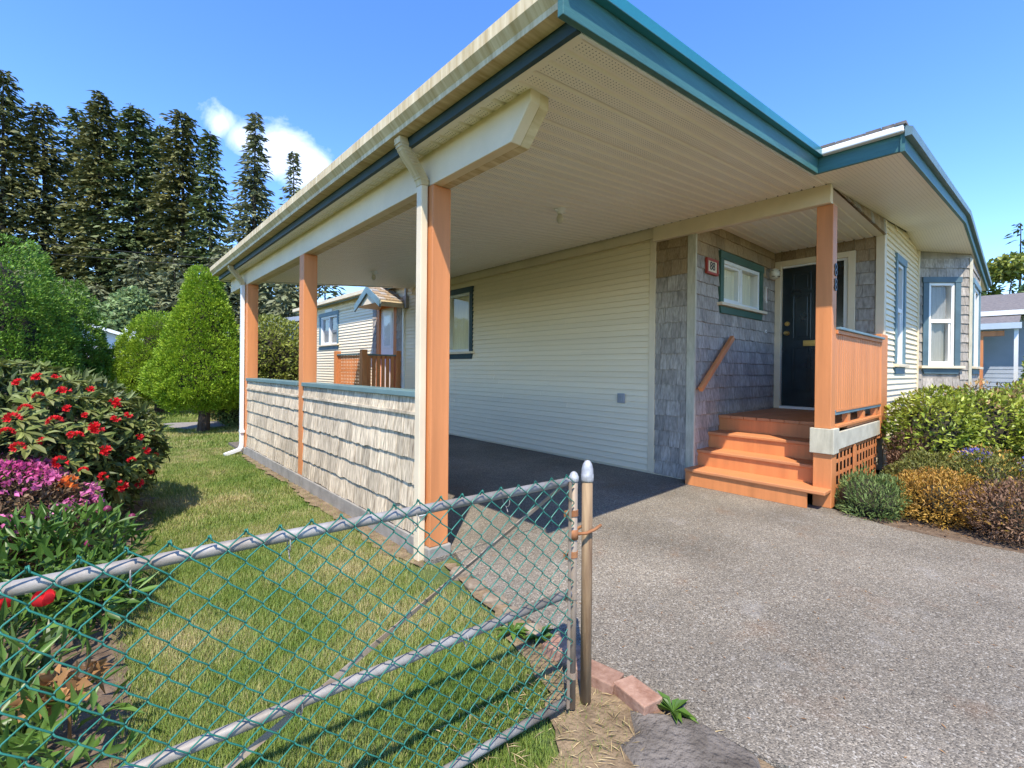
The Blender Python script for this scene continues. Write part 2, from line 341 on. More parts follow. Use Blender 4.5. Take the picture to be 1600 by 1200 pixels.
def grass_mat():
    """blades: green to straw by patches on the ground plus per blade variation"""
    m, t, b = nodes_of('grass_blades')
    N, K = t.nodes.new, t.links.new
    tcn = N('ShaderNodeTexCoord')
    n1 = N('ShaderNodeTexNoise'); n1.inputs['Scale'].default_value = 1.1; n1.inputs['Detail'].default_value = 8; n1.inputs['Roughness'].default_value = 0.65
    K(tcn.outputs['Object'], n1.inputs['Vector'])
    isl = N('ShaderNodeNewGeometry')
    ad = N('ShaderNodeMath'); ad.operation = 'MULTIPLY_ADD'; ad.inputs[1].default_value = 0.22; K(isl.outputs['Random Per Island'], ad.inputs[0]); K(n1.outputs['Fac'], ad.inputs[2])
    r = N('ShaderNodeValToRGB'); cr = r.color_ramp
    cr.elements[0].position = 0.40; cr.elements[0].color = (0.115, 0.21, 0.022, 1)
    cr.elements[1].position = 0.77; cr.elements[1].color = (0.50, 0.41, 0.20, 1)
    e = cr.elements.new(0.60); e.color = (0.23, 0.29, 0.05, 1)
    K(ad.outputs[0], r.inputs['Fac']); K(r.outputs['Color'], b.inputs['Base Color'])
    b.inputs['Roughness'].default_value = 0.6
    tr = N('ShaderNodeBsdfTranslucent'); K(r.outputs['Color'], tr.inputs['Color'])
    ms = N('ShaderNodeMixShader'); ms.inputs[0].default_value = 0.3
    K(b.outputs[0], ms.inputs[1]); K(tr.outputs[0], ms.inputs[2]); K(ms.outputs[0], t.nodes['Material Output'].inputs['Surface'])
    return m
GRASSM = grass_mat()

# ------------------------------------------------------------------ mesh helpers
class MB:
    """collects vertices and faces in world coordinates; build() makes ONE mesh object"""
    def __init__(self): self.v = []; self.f = []
    def add(self, vs, fs):
        o = len(self.v); self.v += [tuple(p) for p in vs]; self.f += [tuple(i + o for i in f) for f in fs]; return self
    def box(self, x0, x1, y0, y1, z0, z1):
        vs = [(x, y, z) for z in (z0, z1) for y in (y0, y1) for x in (x0, x1)]
        return self.add(vs, [(0, 2, 3, 1), (4, 5, 7, 6), (0, 1, 5, 4), (2, 6, 7, 3), (0, 4, 6, 2), (1, 3, 7, 5)])
    def hexa(self, b, t):
        """8 corner solid: 4 bottom points and 4 top points in order"""
        return self.add(list(b) + list(t), [(3, 2, 1, 0), (4, 5, 6, 7), (0, 1, 5, 4), (1, 2, 6, 5), (2, 3, 7, 6), (3, 0, 4, 7)])
    def prism(self, prof, a, b, axis):
        """closed profile (2D list) extruded along axis ('x','y','z') from a to b"""
        n = len(prof)
        def pt(p, s):
            return {'x': (s, p[0], p[1]), 'y': (p[0], s, p[1]), 'z': (p[0], p[1], s)}[axis]
        vs = [pt(p, a) for p in prof] + [pt(p, b) for p in prof]
        fs = [(i, (i + 1) % n, n + (i + 1) % n, n + i) for i in range(n)] + [tuple(range(n - 1, -1, -1)), tuple(range(n, 2 * n))]
        return self.add(vs, fs)
    def tube(self, pts, r, n=8, caps=True):
        pts = [Vector(p) for p in pts]; rings = []
        rr = r if isinstance(r, (list, tuple)) else [r] * len(pts)
        up = None
        for i, p in enumerate(pts):
            d = (pts[min(i + 1, len(pts) - 1)] - pts[max(i - 1, 0)]).normalized()
            if up is None:
                up = Vector((0, 0, 1)) if abs(d.z) < 0.9 else Vector((1, 0, 0))
            s = d.cross(up).normalized(); up = s.cross(d).normalized()
            rings.append([p + rr[i] * (math.cos(2 * math.pi * k / n) * s + math.sin(2 * math.pi * k / n) * up) for k in range(n)])
        vs = [q for rg in rings for q in rg]
        fs = [(i * n + k, i * n + (k + 1) % n, (i + 1) * n + (k + 1) % n, (i + 1) * n + k) for i in range(len(pts) - 1) for k in range(n)]
        if caps: fs += [tuple(range(n - 1, -1, -1)), tuple((len(pts) - 1) * n + k for k in range(n))]
        return self.add(vs, fs)
    def lathe(self, prof, c, n=16):
        """profile (r,z) turned about the vertical through c"""
        vs = [(c[0] + r * math.cos(2 * math.pi * k / n), c[1] + r * math.sin(2 * math.pi * k / n), c[2] + z) for r, z in prof for k in range(n)]
        fs = [(i * n + k, i * n + (k + 1) % n, (i + 1) * n + (k + 1) % n, (i + 1) * n + k) for i in range(len(prof) - 1) for k in range(n)]
        fs += [tuple(range(n - 1, -1, -1)), tuple((len(prof) - 1) * n + k for k in range(n))]
        return self.add(vs, fs)
    def build(self, name, mat, parent=None, smooth=False, bevel=0.0):
        return mesh_obj(name, self.v, self.f, mat, parent, smooth, bevel)

def origin_of(o):
    v = Vector((0, 0, 0))
    while o is not None: v += o.location; o = o.parent
    return v

def mesh_obj(name, v, f, mat, parent=None, smooth=False, bevel=0.0):
    off = origin_of(parent) if parent else Vector((0, 0, 0))
    me = bpy.data.meshes.new(name)
    me.from_pydata([(p[0] - off.x, p[1] - off.y, p[2] - off.z) for p in v], [], f)
    me.materials.append(mat)
    if smooth: me.polygons.foreach_set('use_smooth', [True] * len(me.polygons))
    me.update()
    o = bpy.data.objects.new(name, me); COL.objects.link(o)
    if parent: o.parent = parent
    if bevel:
        b = o.modifiers.new('bevel', 'BEVEL'); b.width = bevel; b.segments = 2; b.limit_method = 'ANGLE'; b.angle_limit = R(40)
    return o

def np_obj(name, V, F, mat, parent=None, smooth=False):
    """V (n,3) and F (m,3 or 4) numpy arrays, one mesh object"""
    off = origin_of(parent) if parent else Vector((0, 0, 0))
    V = np.asarray(V, np.float32) - np.array(off, np.float32)
    k = F.shape[1]
    me = bpy.data.meshes.new(name)
    me.vertices.add(len(V)); me.vertices.foreach_set('co', V.ravel())
    me.loops.add(F.size); me.loops.foreach_set('vertex_index', F.astype(np.int32).ravel())
    me.polygons.add(len(F)); me.polygons.foreach_set('loop_start', np.arange(0, F.size, k, dtype=np.int32))
    try: me.polygons.foreach_set('loop_total', np.full(len(F), k, np.int32))
    except Exception: pass
    me.materials.append(mat); me.update(calc_edges=True)
    if smooth: me.polygons.foreach_set('use_smooth', [True] * len(F))
    o = bpy.data.objects.new(name, me); COL.objects.link(o)
    if parent: o.parent = parent
    return o

def thing(name, label, cat, loc, group=None):
    o = bpy.data.objects.new(name, None); o.empty_display_size = 0.2
    o.location = loc; COL.objects.link(o)
    return tag(o, label, cat, group)

def tag(o, label, cat, group=None):
    o['label'] = label; o['category'] = cat
    if group: o['group'] = group
    return o

def struct(o):
    o['kind'] = 'structure'; return o

def stuff(o):
    o['kind'] = 'stuff'; return o

def copy_obj(src, name, parent, loc, rot=(0, 0, 0), scale=(1, 1, 1), mat=None):
    """a copy sharing mesh data, placed in world coordinates under parent"""
    o = src.copy(); o.name = name; COL.objects.link(o); o.parent = parent
    off = origin_of(parent) if parent else Vector((0, 0, 0))
    o.location = Vector(loc) - off; o.rotation_euler = rot; o.scale = scale
    return o

def unit_mesh(name, v, f, mat):
    me = bpy.data.meshes.new(name); me.from_pydata(v, [], f); me.materials.append(mat); me.update()
    return me

def place(me, name, parent, loc, rot=(0, 0, 0), scale=(1, 1, 1)):
    o = bpy.data.objects.new(name, me); COL.objects.link(o); o.parent = parent
    off = origin_of(parent) if parent else Vector((0, 0, 0))
    o.location = Vector(loc) - off; o.rotation_euler = rot; o.scale = scale
    return o

class Fr:
    """wall frame: origin o, angle th; u runs along the wall, n points outwards, z up"""
    def __init__(self, o, th):
        self.o = o; self.th = th; self.U = (math.cos(th), math.sin(th)); self.N = (math.sin(th), -math.cos(th))
    def p(self, u, n, z): return (self.o[0] + u * self.U[0] + n * self.N[0], self.o[1] + u * self.U[1] + n * self.N[1], z)
    def box(self, mb, u0, u1, n0, n1, z0, z1):
        b = [self.p(u, n, z0) for u, n in ((u0, n1), (u1, n1), (u1, n0), (u0, n0))]
        t = [self.p(u, n, z1) for u, n in ((u0, n1), (u1, n1), (u1, n0), (u0, n0))]
        return mb.hexa(b, t)
    def quadprism(self, mb, pts, n0, n1):
        """polygon of (u,z) points given thickness n0..n1"""
        k = len(pts)
        vs = [self.p(u, n1, z) for u, z in pts] + [self.p(u, n0, z) for u, z in pts]
        fs = [tuple(range(k)), tuple(range(2 * k - 1, k - 1, -1))] + [(i, k + i, k + (i + 1) % k, (i + 1) % k) for i in range(k)]
        return mb.add(vs, fs)

def wall_backing(fr, u0, u1, z0, ztop, holes, mat, parent, name='wall', n0=-0.12, n1=0.0):
    """wall slab with real openings; ztop may be a function of u"""
    zt = ztop if callable(ztop) else (lambda u: ztop)
    us = sorted({u0, u1, *[min(max(h[0], u0), u1) for h in holes], *[min(max(h[1], u0), u1) for h in holes]})
    mb = MB()
    for a, b in zip(us[:-1], us[1:]):
        if b - a < 1e-5: continue
        hs = sorted([(h[2], h[3]) for h in holes if h[0] < (a + b) / 2 < h[1]])
        z = z0
        for h0, h1 in hs:
            if h0 > z: fr.box(mb, a, b, n0, n1, z, h0)
            z = h1
        fr.quadprism(mb, [(a, z), (b, z), (b, zt(b)), (a, zt(a))], n0, n1)
    return mb.build(name, mat, parent)

BOARD = unit_mesh('siding_board', [(x, y, z) for x in (0, 1) for y, z in ((0, 0), (-0.021, 0.0), (-0.021, 0.05), (-0.001, 1.0), (0, 1.0))],
                  [(0, 1, 2, 3, 4), (9, 8, 7, 6, 5), (0, 5, 6, 1), (1, 6, 7, 2), (2, 7, 8, 3), (3, 8, 9, 4)], SIDING)
def siding(fr, u0, u1, z0, z1, holes, parent, expo=0.0744, mesh=None, ztop=None):
    z = z0
    while z < z1 - 0.02:
        h = min(expo + 0.004, z1 - z)
        segs = [(u0, u1)]
        if ztop:      # clip to a sloping top: keep only u where the board fits
            ok = [u for u in np.linspace(u0, u1, 60) if ztop(u) >= z + h * 0.6]
            if not ok: break
            segs = [(min(ok), max(ok))]
        for h0, h1, hz0, hz1 in holes:
            if hz0 < z + expo * 0.7 and hz1 > z + expo * 0.3:
                ns = []
                for a, b in segs:
                    if h1 <= a or h0 >= b: ns.append((a, b)); continue
                    if h0 > a: ns.append((a, h0))
                    if h1 < b: ns.append((h1, b))
                segs = ns
        cut = []
        for a, b in segs:      # lengths of about 3.7 m, joints staggered from course to course
            q = a + random.uniform(0.7, 3.6)
            while q < b - 0.5: cut.append((a, q + 0.02)); a = q; q += 3.66
            cut.append((a, b))
        for a, b in cut:
            if b - a > 0.02:
                place(mesh or BOARD, 'siding_board', parent, fr.p(a, random.uniform(0, .003), z + random.uniform(-.0015, .0015)), (0, 0, fr.th + random.uniform(-.0006, .0006)), (b - a, 1, h))
        z += expo

def shingle_mesh(mat, seed):
    r = random.Random(seed)
    b = [(0.0, r.uniform(-.03, .03)), (0.35, r.uniform(-.03, .03)), (0.7, r.uniform(-.03, .03)), (1.0, r.uniform(-.03, .03))]
    v = [(x, -0.017 - r.uniform(0, .004), z) for x, z in b] + [(x, -0.003, 1.0) for x, z in b] + [(x, 0.0, z) for x, z in b] + [(x, 0.0, 1.0) for x, z in b]
    f = [(0, 1, 5, 4), (1, 2, 6, 5), (2, 3, 7, 6), (8, 9, 1, 0), (9, 10, 2, 1), (10, 11, 3, 2), (8, 0, 4, 12), (3, 11, 15, 7), (4, 5, 13, 12), (5, 6, 14, 13), (6, 7, 15, 14)]
    return unit_mesh('shingle', v, f, mat)
SH_G = [shingle_mesh(SHGREY, i) for i in range(4)]
SH_B = [shingle_mesh(SHBROWN, i + 9) for i in range(4)]
SH_W = [shingle_mesh(SHWHITE, i + 20) for i in range(4)]
def shingles(fr, u0, u1, rows, holes, parent, wmin, wmax, meshes, gap=0.004, jit=0.004, topmeshes=None, ntop=0, n=0.0):
    """courses of separate shingles; rows = list of (z0,z1) from the bottom up"""
    for ri, (z0, z1) in enumerate(rows):
        ms = topmeshes if topmeshes and ri >= len(rows) - ntop else meshes
        u = u0 - random.uniform(0, wmin)
        while u < u1:
            w = random.uniform(wmin, wmax)
            if u + w > u1 - wmin * 0.4: w = u1 - u + 0.001
            segs = [(max(u, u0), min(u + w, u1))]
            for h0, h1, hz0, hz1 in holes:
                if hz0 < z0 + (z1 - z0) * 0.75 and hz1 > z0 + (z1 - z0) * 0.25:
                    ns = []
                    for a, b in segs:
                        if h1 <= a or h0 >= b: ns.append((a, b)); continue
                        if h0 > a: ns.append((a, h0))
                        if h1 < b: ns.append((h1, b))
                    segs = ns
            for a, b in segs:
                if b - a > 0.018:
                    dz = random.uniform(-jit, jit)
                    place(random.choice(ms), 'shingle', parent, fr.p(a + gap / 2, n + random.uniform(0, .003), z0 + dz), (0, 0, fr.th), (b - a - gap, 1, z1 - z0 + 0.012 - dz))
            u += w

def window(fr, u0, u1, z0, z1, parent, trim, tw=0.09, kind='slider', curtain=CURTAIN, sillw=0.04, apron=True, head=True, trim_mat2=None):
    """u0..u1, z0..z1 = opening; trim outside it; returns the window part"""
    mb = MB()
    t1 = 0.034
    fr.box(mb, u0 - tw, u0, 0.0, t1, z0, z1); fr.box(mb, u1, u1 + tw, 0.0, t1, z0, z1)
    if head: fr.box(mb, u0 - tw - 0.012, u1 + tw + 0.012, 0.0, t1 + 0.006, z1, z1 + tw * 1.05)
    w = mb.build('window', trim, parent, bevel=0.003)
    s = MB(); fr.box(s, u0 - tw - 0.045, u1 + tw + 0.045, -0.02, 0.075, z0 - sillw, z0); s.build('sill', CREAM, w, bevel=0.004)
    if apron:
        a = MB(); fr.quadprism(a, [(u0 - tw + 0.03, z0 - sillw - tw), (u1 + tw - 0.03, z0 - sillw - tw), (u1 + tw, z0 - sillw), (u0 - tw, z0 - sillw)], 0.0, 0.03); a.build('apron', trim, w)
    f = MB(); fw = 0.045
    fr.box(f, u0, u0 + fw, -0.09, 0.012, z0, z1); fr.box(f, u1 - fw, u1, -0.09, 0.012, z0, z1)
    fr.box(f, u0 + fw, u1 - fw, -0.09, 0.012, z0, z0 + fw); fr.box(f, u0 + fw, u1 - fw, -0.09, 0.012, z1 - fw, z1)
    f.build('frame', WHITE, w, bevel=0.003)
    m = MB(); um = (u0 + u1) / 2; zm = z0 + (z1 - z0) * 0.54
    if kind == 'slider':
        fr.box(m, um - 0.028, um + 0.028, -0.075, 0.006, z0 + fw, z1 - fw)
        a0, a1 = u0 + fw, um - 0.028
        fr.box(m, a0, a0 + 0.028, -0.07, -0.008, z0 + fw, z1 - fw); fr.box(m, a1 - 0.028, a1, -0.07, -0.008, z0 + fw, z1 - fw)
        fr.box(m, a0 + 0.028, a1 - 0.028, -0.07, -0.008, z0 + fw, z0 + fw + 0.028); fr.box(m, a0 + 0.028, a1 - 0.028, -0.07, -0.008, z1 - fw - 0.028, z1 - fw)
        panes = [(u0 + fw, um - 0.02, z0 + fw, z1 - fw), (um + 0.02, u1 - fw, z0 + fw, z1 - fw)]
    elif kind == 'hung':
        fr.box(m, u0 + fw, u1 - fw, -0.075, 0.004, zm - 0.03, zm + 0.03)
        a0, a1 = u0 + fw, u1 - fw
        fr.box(m, a0, a0 + 0.025, -0.07, -0.008, z0 + fw, zm - 0.03); fr.box(m, a1 - 0.025, a1, -0.07, -0.008, z0 + fw, zm - 0.03)
        fr.box(m, a0 + 0.025, a1 - 0.025, -0.07, -0.008, z0 + fw, z0 + fw + 0.025)
        panes = [(u0 + fw, u1 - fw, z0 + fw, zm - 0.02), (u0 + fw, u1 - fw, zm + 0.02, z1 - fw)]
    else:
        fr.box(m, um - 0.02, um + 0.02, -0.07, 0.0, z0 + fw, z1 - fw)
        panes = [(u0 + fw, um - 0.015, z0 + fw, z1 - fw), (um + 0.015, u1 - fw, z0 + fw, z1 - fw)]
    m.build('sash', WHITE, w, bevel=0.002)
    for a, b, c, d in panes:
        g = MB(); g.add([fr.p(a, -0.044, c), fr.p(b, -0.044, c), fr.p(b, -0.044, d), fr.p(a, -0.044, d)], [(0, 1, 2, 3)]); g.build('pane', GLASS, w)
    if curtain is not None:
        # pleated hanging
        c = MB(); n = max(8, int((u1 - u0) / 0.045)); prev = None
        us = np.linspace(u0 - 0.05, u1 + 0.05, n + 1)
        vs = []; fs = []
        for i, u in enumerate(us):
            nn = -0.085 + (0.018 if i % 2 else -0.018) + random.uniform(-.006, .006)
            vs += [fr.p(u, nn, z0 - 0.05), fr.p(u, nn, z1 + 0.03)]
        fs = [(2 * i, 2 * i + 2, 2 * i + 3, 2 * i + 1) for i in range(n)]
        c.add(vs, fs); c.build('curtain', curtain, w, smooth=False)
    return w
# ------------------------------------------------------------------ setting: ground
def ragged(pts, amp, step=0.06, seed=3):
    r = random.Random(seed); out = []
    for (x0, y0), (x1, y1) in zip(pts, pts[1:] + pts[:1]):
        n = max(1, int(math.hypot(x1 - x0, y1 - y0) / step))
        out += [(x0 + (x1 - x0) * k / n + r.uniform(-amp, amp), y0 + (y1 - y0) * k / n + r.uniform(-amp, amp)) for k in range(n)]
    return out
def sheet(name, pts, z, mat, thick=0.0):
    if mat in (DRYDIRT, SOIL): pts = ragged(pts, 0.028 if mat is DRYDIRT else 0.02)
    mb = MB(); n = len(pts)
    if thick:
        mb.add([(x, y, z) for x, y in pts] + [(x, y, z - thick) for x, y in pts], [tuple(range(n)), tuple(range(2 * n - 1, n - 1, -1))] + [(i, n + i, n + (i + 1) % n, (i + 1) % n) for i in range(n)])
    else:
        mb.add([(x, y, z) for x, y in pts], [tuple(range(n))])
    return struct(mb.build(name, mat))

sheet('lawn', [(-900, -300), (900, -300), (900, 1500), (-900, 1500)], -0.03, LAWN)
DRIVE = [(1.80, 2.57), (1.70, 2.30), (1.62, 1.80), (1.575, 1.30), (1.56, 0.90), (1.60, 0.55), (1.78, 0.15), (2.1, -0.6), (2.3, -6), (5.6, -6), (4.95, -1.2),
         (4.80, -0.3), (4.77, 0.05), (4.74, 0.45), (4.78, 0.80), (4.90, 1.10), (4.985, 1.22), (4.985, 2.57)]
sheet('driveway', DRIVE, 0.0, AGG, 0.12)
sheet('carport_slab', [(1.62, 2.578), (4.985, 2.578), (4.985, 8.75), (1.62, 8.75)], 0.002, AGG, 0.12)
sheet('garden_bed', [(4.80, -0.32), (4.81, 0.05), (4.78, 0.45), (4.82, 0.80), (4.93, 1.08), (5.05, 1.20), (13.0, 1.28), (13.5, -3.2), (5.4, -3.2)], -0.012, SOIL)
sheet('garden_bed', [(-3.5, 1.5), (0.02, 1.42), (0.10, 2.1), (0.10, 3.0), (0.22, 3.8), (0.35, 4.6), (0.42, 5.6), (0.2, 6.5), (-0.5, 7.2), (-3.5, 7.2)], -0.016, SOIL)
sheet('dirt_strip', [(0.78, 0.98), (1.10, 1.02), (1.30, 1.25), (1.53, 1.9), (1.64, 2.5), (1.72, 2.5), (1.66, 2.1), (1.57, 1.3), (1.55, 0.9), (1.585, 0.55), (1.76, 0.15), (1.7, -0.5), (0.8, -0.5)], -0.011, DRYDIRT)
sheet('gravel_path', [(1.2, 11.6), (1.35, 11.2), (2.2, 11.3), (3.2, 11.9), (4.9, 12.0), (4.9, 12.8), (3.2, 12.8), (2.0, 12.5), (1.3, 12.7), (0.9, 12.6)], -0.012, GRAVEL)
sheet('dirt_strip', [(1.60, 2.62), (1.60, 7.5), (1.53, 7.45), (1.50, 6.4), (1.54, 5.3), (1.47, 4.4), (1.50, 3.6), (1.45, 2.9), (1.52, 2.55)], -0.013, DRYDIRT)
# lump of old asphalt at the drive's edge
_mb = MB(); _n = 14
_rim = [(1.42 + 0.20 * math.cos(2 * math.pi * k / _n) * (1 + .22 * math.sin(3.1 * k)), 0.70 + 0.27 * math.sin(2 * math.pi * k / _n) * (1 + .18 * math.cos(2.3 * k))) for k in range(_n)]
_mb.add([(x, y, -0.02) for x, y in _rim] + [(1.42 + (x - 1.42) * .8, 0.70 + (y - .70) * .8, 0.004 + .008 * math.sin(15 * x + 19 * y)) for x, y in _rim] + [(1.42, .70, .012)],
        [(k, (k + 1) % _n, _n + (k + 1) % _n, _n + k) for k in range(_n)] + [(_n + k, _n + (k + 1) % _n, 2 * _n) for k in range(_n)])
MOSSY = P('mossy_asphalt', (0.085, 0.07, 0.055), 0.95, 0.3, 7, 1.0, 45, col2=(0.19, 0.165, 0.14), bdist=0.025)
struct(_mb.build('asphalt_patch', MOSSY))

# ------------------------------------------------------------------ house
HOUSE = thing('house', 'cream lap sided house with grey shingled corner, bay window and teal trim', 'house', (8.0, 6.0, 0.0))
SL = 0.092
RIDGE = 8.85
def zs(x):
    return 2.895 + SL * (x - 4.51) if x <= RIDGE else 2.895 + SL * (RIDGE - 4.51) - SL * (x - RIDGE)
HP = R(-90)
f_long = Fr((4.99, 0), HP)                 # u = -Y
f_shin = Fr((0, 2.56), 0)                  # u = X
f_door = Fr((7.36, 0), HP)
f_front = Fr((0, 1.31), 0)
WIN_CP = (-8.1, -6.735, 1.55, 2.61)
WIN_FAR = (-14.13, -12.86, 1.90, 2.72)
DOOR_FAR = (-10.33, -9.53, 0.72, 2.68)
w1 = wall_backing(f_long, -15.5, -2.56, 0.0, 2.93, [WIN_CP, WIN_FAR, DOOR_FAR], SIDING, HOUSE)
def grow(h, a, b=None): b = a if b is None else b; return (h[0] - a, h[1] + a, h[2] - b, h[3] + b)
siding(f_long, -15.5, -3.113, 0.03, 2.81, [grow(WIN_CP, .09), grow(WIN_FAR, .10), grow(DOOR_FAR, .12)], w1)
# siding continues up to the eave past the carport
siding(f_long, -15.5, -8.78, 2.81, 3.03, [], w1, 0.0744)
w1b = MB(); f_long.box(w1b, -15.5, -8.76, -0.1, -0.001, 2.93, 3.06); w1b.build('wall', SIDING, HOUSE)
w1s = MB(); f_long.box(w1s, -3.03, -2.63, 0.0, 0.002, 0.01, 2.93); w1s = w1s.build('wall', SHGREY, HOUSE)
rows = [(0.015, 0.175)] + [(0.175 + .18 * k, 0.175 + .18 * (k + 1)) for k in range(13)] + [(2.515, 2.66), (2.66, 2.77)]
shingles(f_long, -3.032, -2.634, rows, [], w1s, 0.09, 0.19, SH_G, topmeshes=SH_B, ntop=3)
t = MB(); f_long.box(t, -3.113, -3.034, 0.0, 0.028, 0.02, 2.81); t.build('trim_board', CREAM, HOUSE, bevel=0.003)
t = MB(); f_long.box(t, -2.632, -2.56, 0.0, 0.026, 0.02, 2.80); t.build('corner_board', WEATHERED, HOUSE, bevel=0.003)
t = MB(); f_shin.box(t, 4.964, 5.0, 0.0, 0.024, 0.02, 2.94); t.build('corner_board', WEATHERED, HOUSE, bevel=0.003)
t = MB(); f_long.box(t, -8.72, -3.05, 0.0, 0.03, 2.812, 2.94); t.build('frieze_board', CREAM, HOUSE, bevel=0.003)
window(f_long, *WIN_CP, HOUSE, TEAL_DARK, 0.09, 'slider', CURTAIN)
window(f_long, *WIN_FAR, HOUSE, TEAL_LIGHT, 0.10, 'slider', BLIND)
t = MB(); f_long.quadprism(t, [(-13.72, 2.83), (-13.27, 2.83), (-13.2, 2.87), (-13.27, 2.92), (-13.72, 2.92), (-13.79, 2.87)], 0.016, 0.03); t.build('carved_plaque', WHITE, HOUSE)
t = MB(); f_long.box(t, -14.62, -14.48, 0.0, 0.05, 2.2, 2.36); t.build('vent_cover', CREAM, HOUSE)
# far door with orange casing
d = MB(); f_long.box(d, -10.28, -9.58, -0.06, -0.02, 0.74, 2.63); d = d.build('door', WHITE, HOUSE)
t = MB(); f_long.box(t, -10.14, -9.72, -0.02, -0.005, 1.70, 2.5); t.build('frame', WHITE, d)
t = MB(); f_long.box(t, -10.08, -9.78, -0.008, 0.0, 1.76, 2.44); t.build('pane', GLASS, d)
t = MB(); f_long.box(t, -10.08, -9.78, -0.018, -0.012, 1.76, 2.44); t.build('screen', BLACK, d)
t = MB(); f_long.box(t, -10.42, -10.28, -0.05, 0.03, 0.72, 2.70); f_long.box(t, -9.58, -9.44, -0.05, 0.03, 0.72, 2.70); f_long.box(t, -10.42, -9.44, -0.05, 0.034, 2.62, 2.76)
t.build('door_casing', ORANGE, HOUSE, bevel=0.004)
for a, b in ((-10.62, -10.43), (-9.43, -9.15)):
    wk = MB(); f_long.box(wk, a, b, 0.016, 0.02, 0.7, 2.75); wk = wk.build('wall', SHGREY, HOUSE)
    shingles(f_long, a, b, [(0.7 + .17 * k, 0.87 + .17 * k) for k in range(12)], [], wk, 0.09, 0.17, SH_G, n=0.02)
# door hood: small gabled roof on the wall
hood = MB()
xw, xf = 4.97, 4.38; yc, yr, yl, za, ze = 9.65, 9.02, 10.28, 2.96, 2.60
for y1 in (yr, yl):
    hood.hexa([(xf, yc, za), (xw, yc, za), (xw, y1, ze), (xf, y1, ze)], [(xf, yc, za + .05), (xw, yc, za + .05), (xw, y1, ze + .05), (xf, y1, ze + .05)])
hood = hood.build('door_hood', CREAM, HOUSE)
for s, y1 in ((0, yr), (1, yl)):
    for r_ in range(5):
        a0, a1 = r_ / 5, (r_ + 1.08) / 5
        for q in range(4):
            x0 = xf - .02 + q * (xw - xf) / 4 + (0.03 if r_ % 2 else 0); x1 = min(x0 + (xw - xf) / 4 - .006, xw)
            def pt(x, a, h): return (x, y1 + (yc - y1) * a, ze + .05 + (za - ze) * a + h)
            k = MB().hexa([pt(x0, a0, .002), pt(x1, a0, .002), pt(x1, a1, .002), pt(x0, a1, .002)], [pt(x0, a0, .028), pt(x1, a0, .028), pt(x1, a1, .008), pt(x0, a1, .008)])
            k.build('shake', SHBROWN if (r_ + q) % 3 else SHGREY, hood)
k = MB()
for y1 in (yr, yl):
    k.hexa([(xf - .03, yc, za - .10), (xf, yc, za - .10), (xf, y1, ze - .10), (xf - .03, y1, ze - .10)], [(xf - .03, yc, za + .05), (xf, yc, za + .05), (xf, y1, ze + .05), (xf - .03, y1, ze + .05)])
k.build('fascia', TEAL_LIGHT, hood)
k = MB().add([(xf + .02, yc, za), (xf + .02, yr + .06, ze + .02), (xf + .02, yl - .06, ze + .02)], [(0, 1, 2)]); k.build('gable', CREAM, hood)
k = MB().box(xf, xw, yr - .02, yr + .03, ze - .07, ze + .02); k.build('eave_board', CREAM, hood)
# porch recess: window wall and door wall
WIN_P = (5.652, 6.776, 2.06, 2.592)
w2 = wall_backing(f_shin, 4.99, 7.36, 0.0, 2.96, [WIN_P], SHGREY, HOUSE)
rows = [(0.02, 0.134)] + [(0.134 + .151 * k, 0.134 + .151 * (k + 1)) for k in range(18)] + [(2.852, 2.95)]
shingles(f_shin, 5.002, 7.345, rows, [(5.56, 6.87, 1.94, 2.68)], w2, 0.10, 0.20, SH_G, gap=0.003, jit=0.003, topmeshes=SH_B, ntop=3)
window(f_shin, *WIN_P, HOUSE, GREEN_TRIM, 0.085, 'slider', CURTAIN, 0.035)
DOOR = (-2.547, -1.585, 0.72, 2.82)
w3 = wall_backing(f_door, -2.56, -1.31, 0.0, 3.1, [DOOR], SHGREY, HOUSE)
rows3 = [(0.70 + .151 * k, 0.70 + .151 * (k + 1)) for k in range(14)] + [(2.814, 2.95)]
shingles(f_door, -2.55, -1.375, rows3, [(-2.56, -1.583, 0.6, 2.83)], w3, 0.11, 0.22, SH_G, topmeshes=SH_B, ntop=2)
cas = MB()
f_door.box(cas, -2.545, -2.465, -0.06, 0.03, 0.72, 2.82); f_door.box(cas, -1.665, -1.585, -0.06, 0.03, 0.72, 2.82); f_door.box(cas, -2.465, -1.665, -0.06, 0.03, 2.745, 2.82)
cas.build('door_casing', CREAM, HOUSE, bevel=0.004)
cas = MB(); f_door.box(cas, -1.715, -1.665, -0.05, 0.0, 0.75, 2.745); f_door.box(cas, -2.465, -1.715, -0.05, 0.0, 2.72, 2.745); f_door.box(cas, -2.465, -1.665, -0.05, 0.045, 0.72, 0.752)
cas.build('door_jamb', WHITE, HOUSE)
d = MB(); f_door.box(d, -2.462, -1.717, -0.075, -0.035, 0.755, 2.718); d = d.build('door', DOORP, HOUSE)
for a, b in ((-2.31, -2.12), (-2.03, -1.84)):
    for c, e in ((2.40, 2.62), (1.72, 2.31), (0.98, 1.57)):
        pm = MB(); k = 0.022
        f_door.box(pm, a - k, b + k, -0.035, -0.024, c - k, c); f_door.box(pm, a - k, b + k, -0.035, -0.024, e, e + k)
        f_door.box(pm, a - k, a, -0.035, -0.024, c, e); f_door.box(pm, b, b + k, -0.035, -0.024, c, e)
        f_door.quadprism(pm, [(a + .02, c + .02), (b - .02, c + .02), (b - .02, e - .02), (a + .02, e - .02)], -0.036, -0.027)
        pm.build('panel', DOORP, d, bevel=0.004)
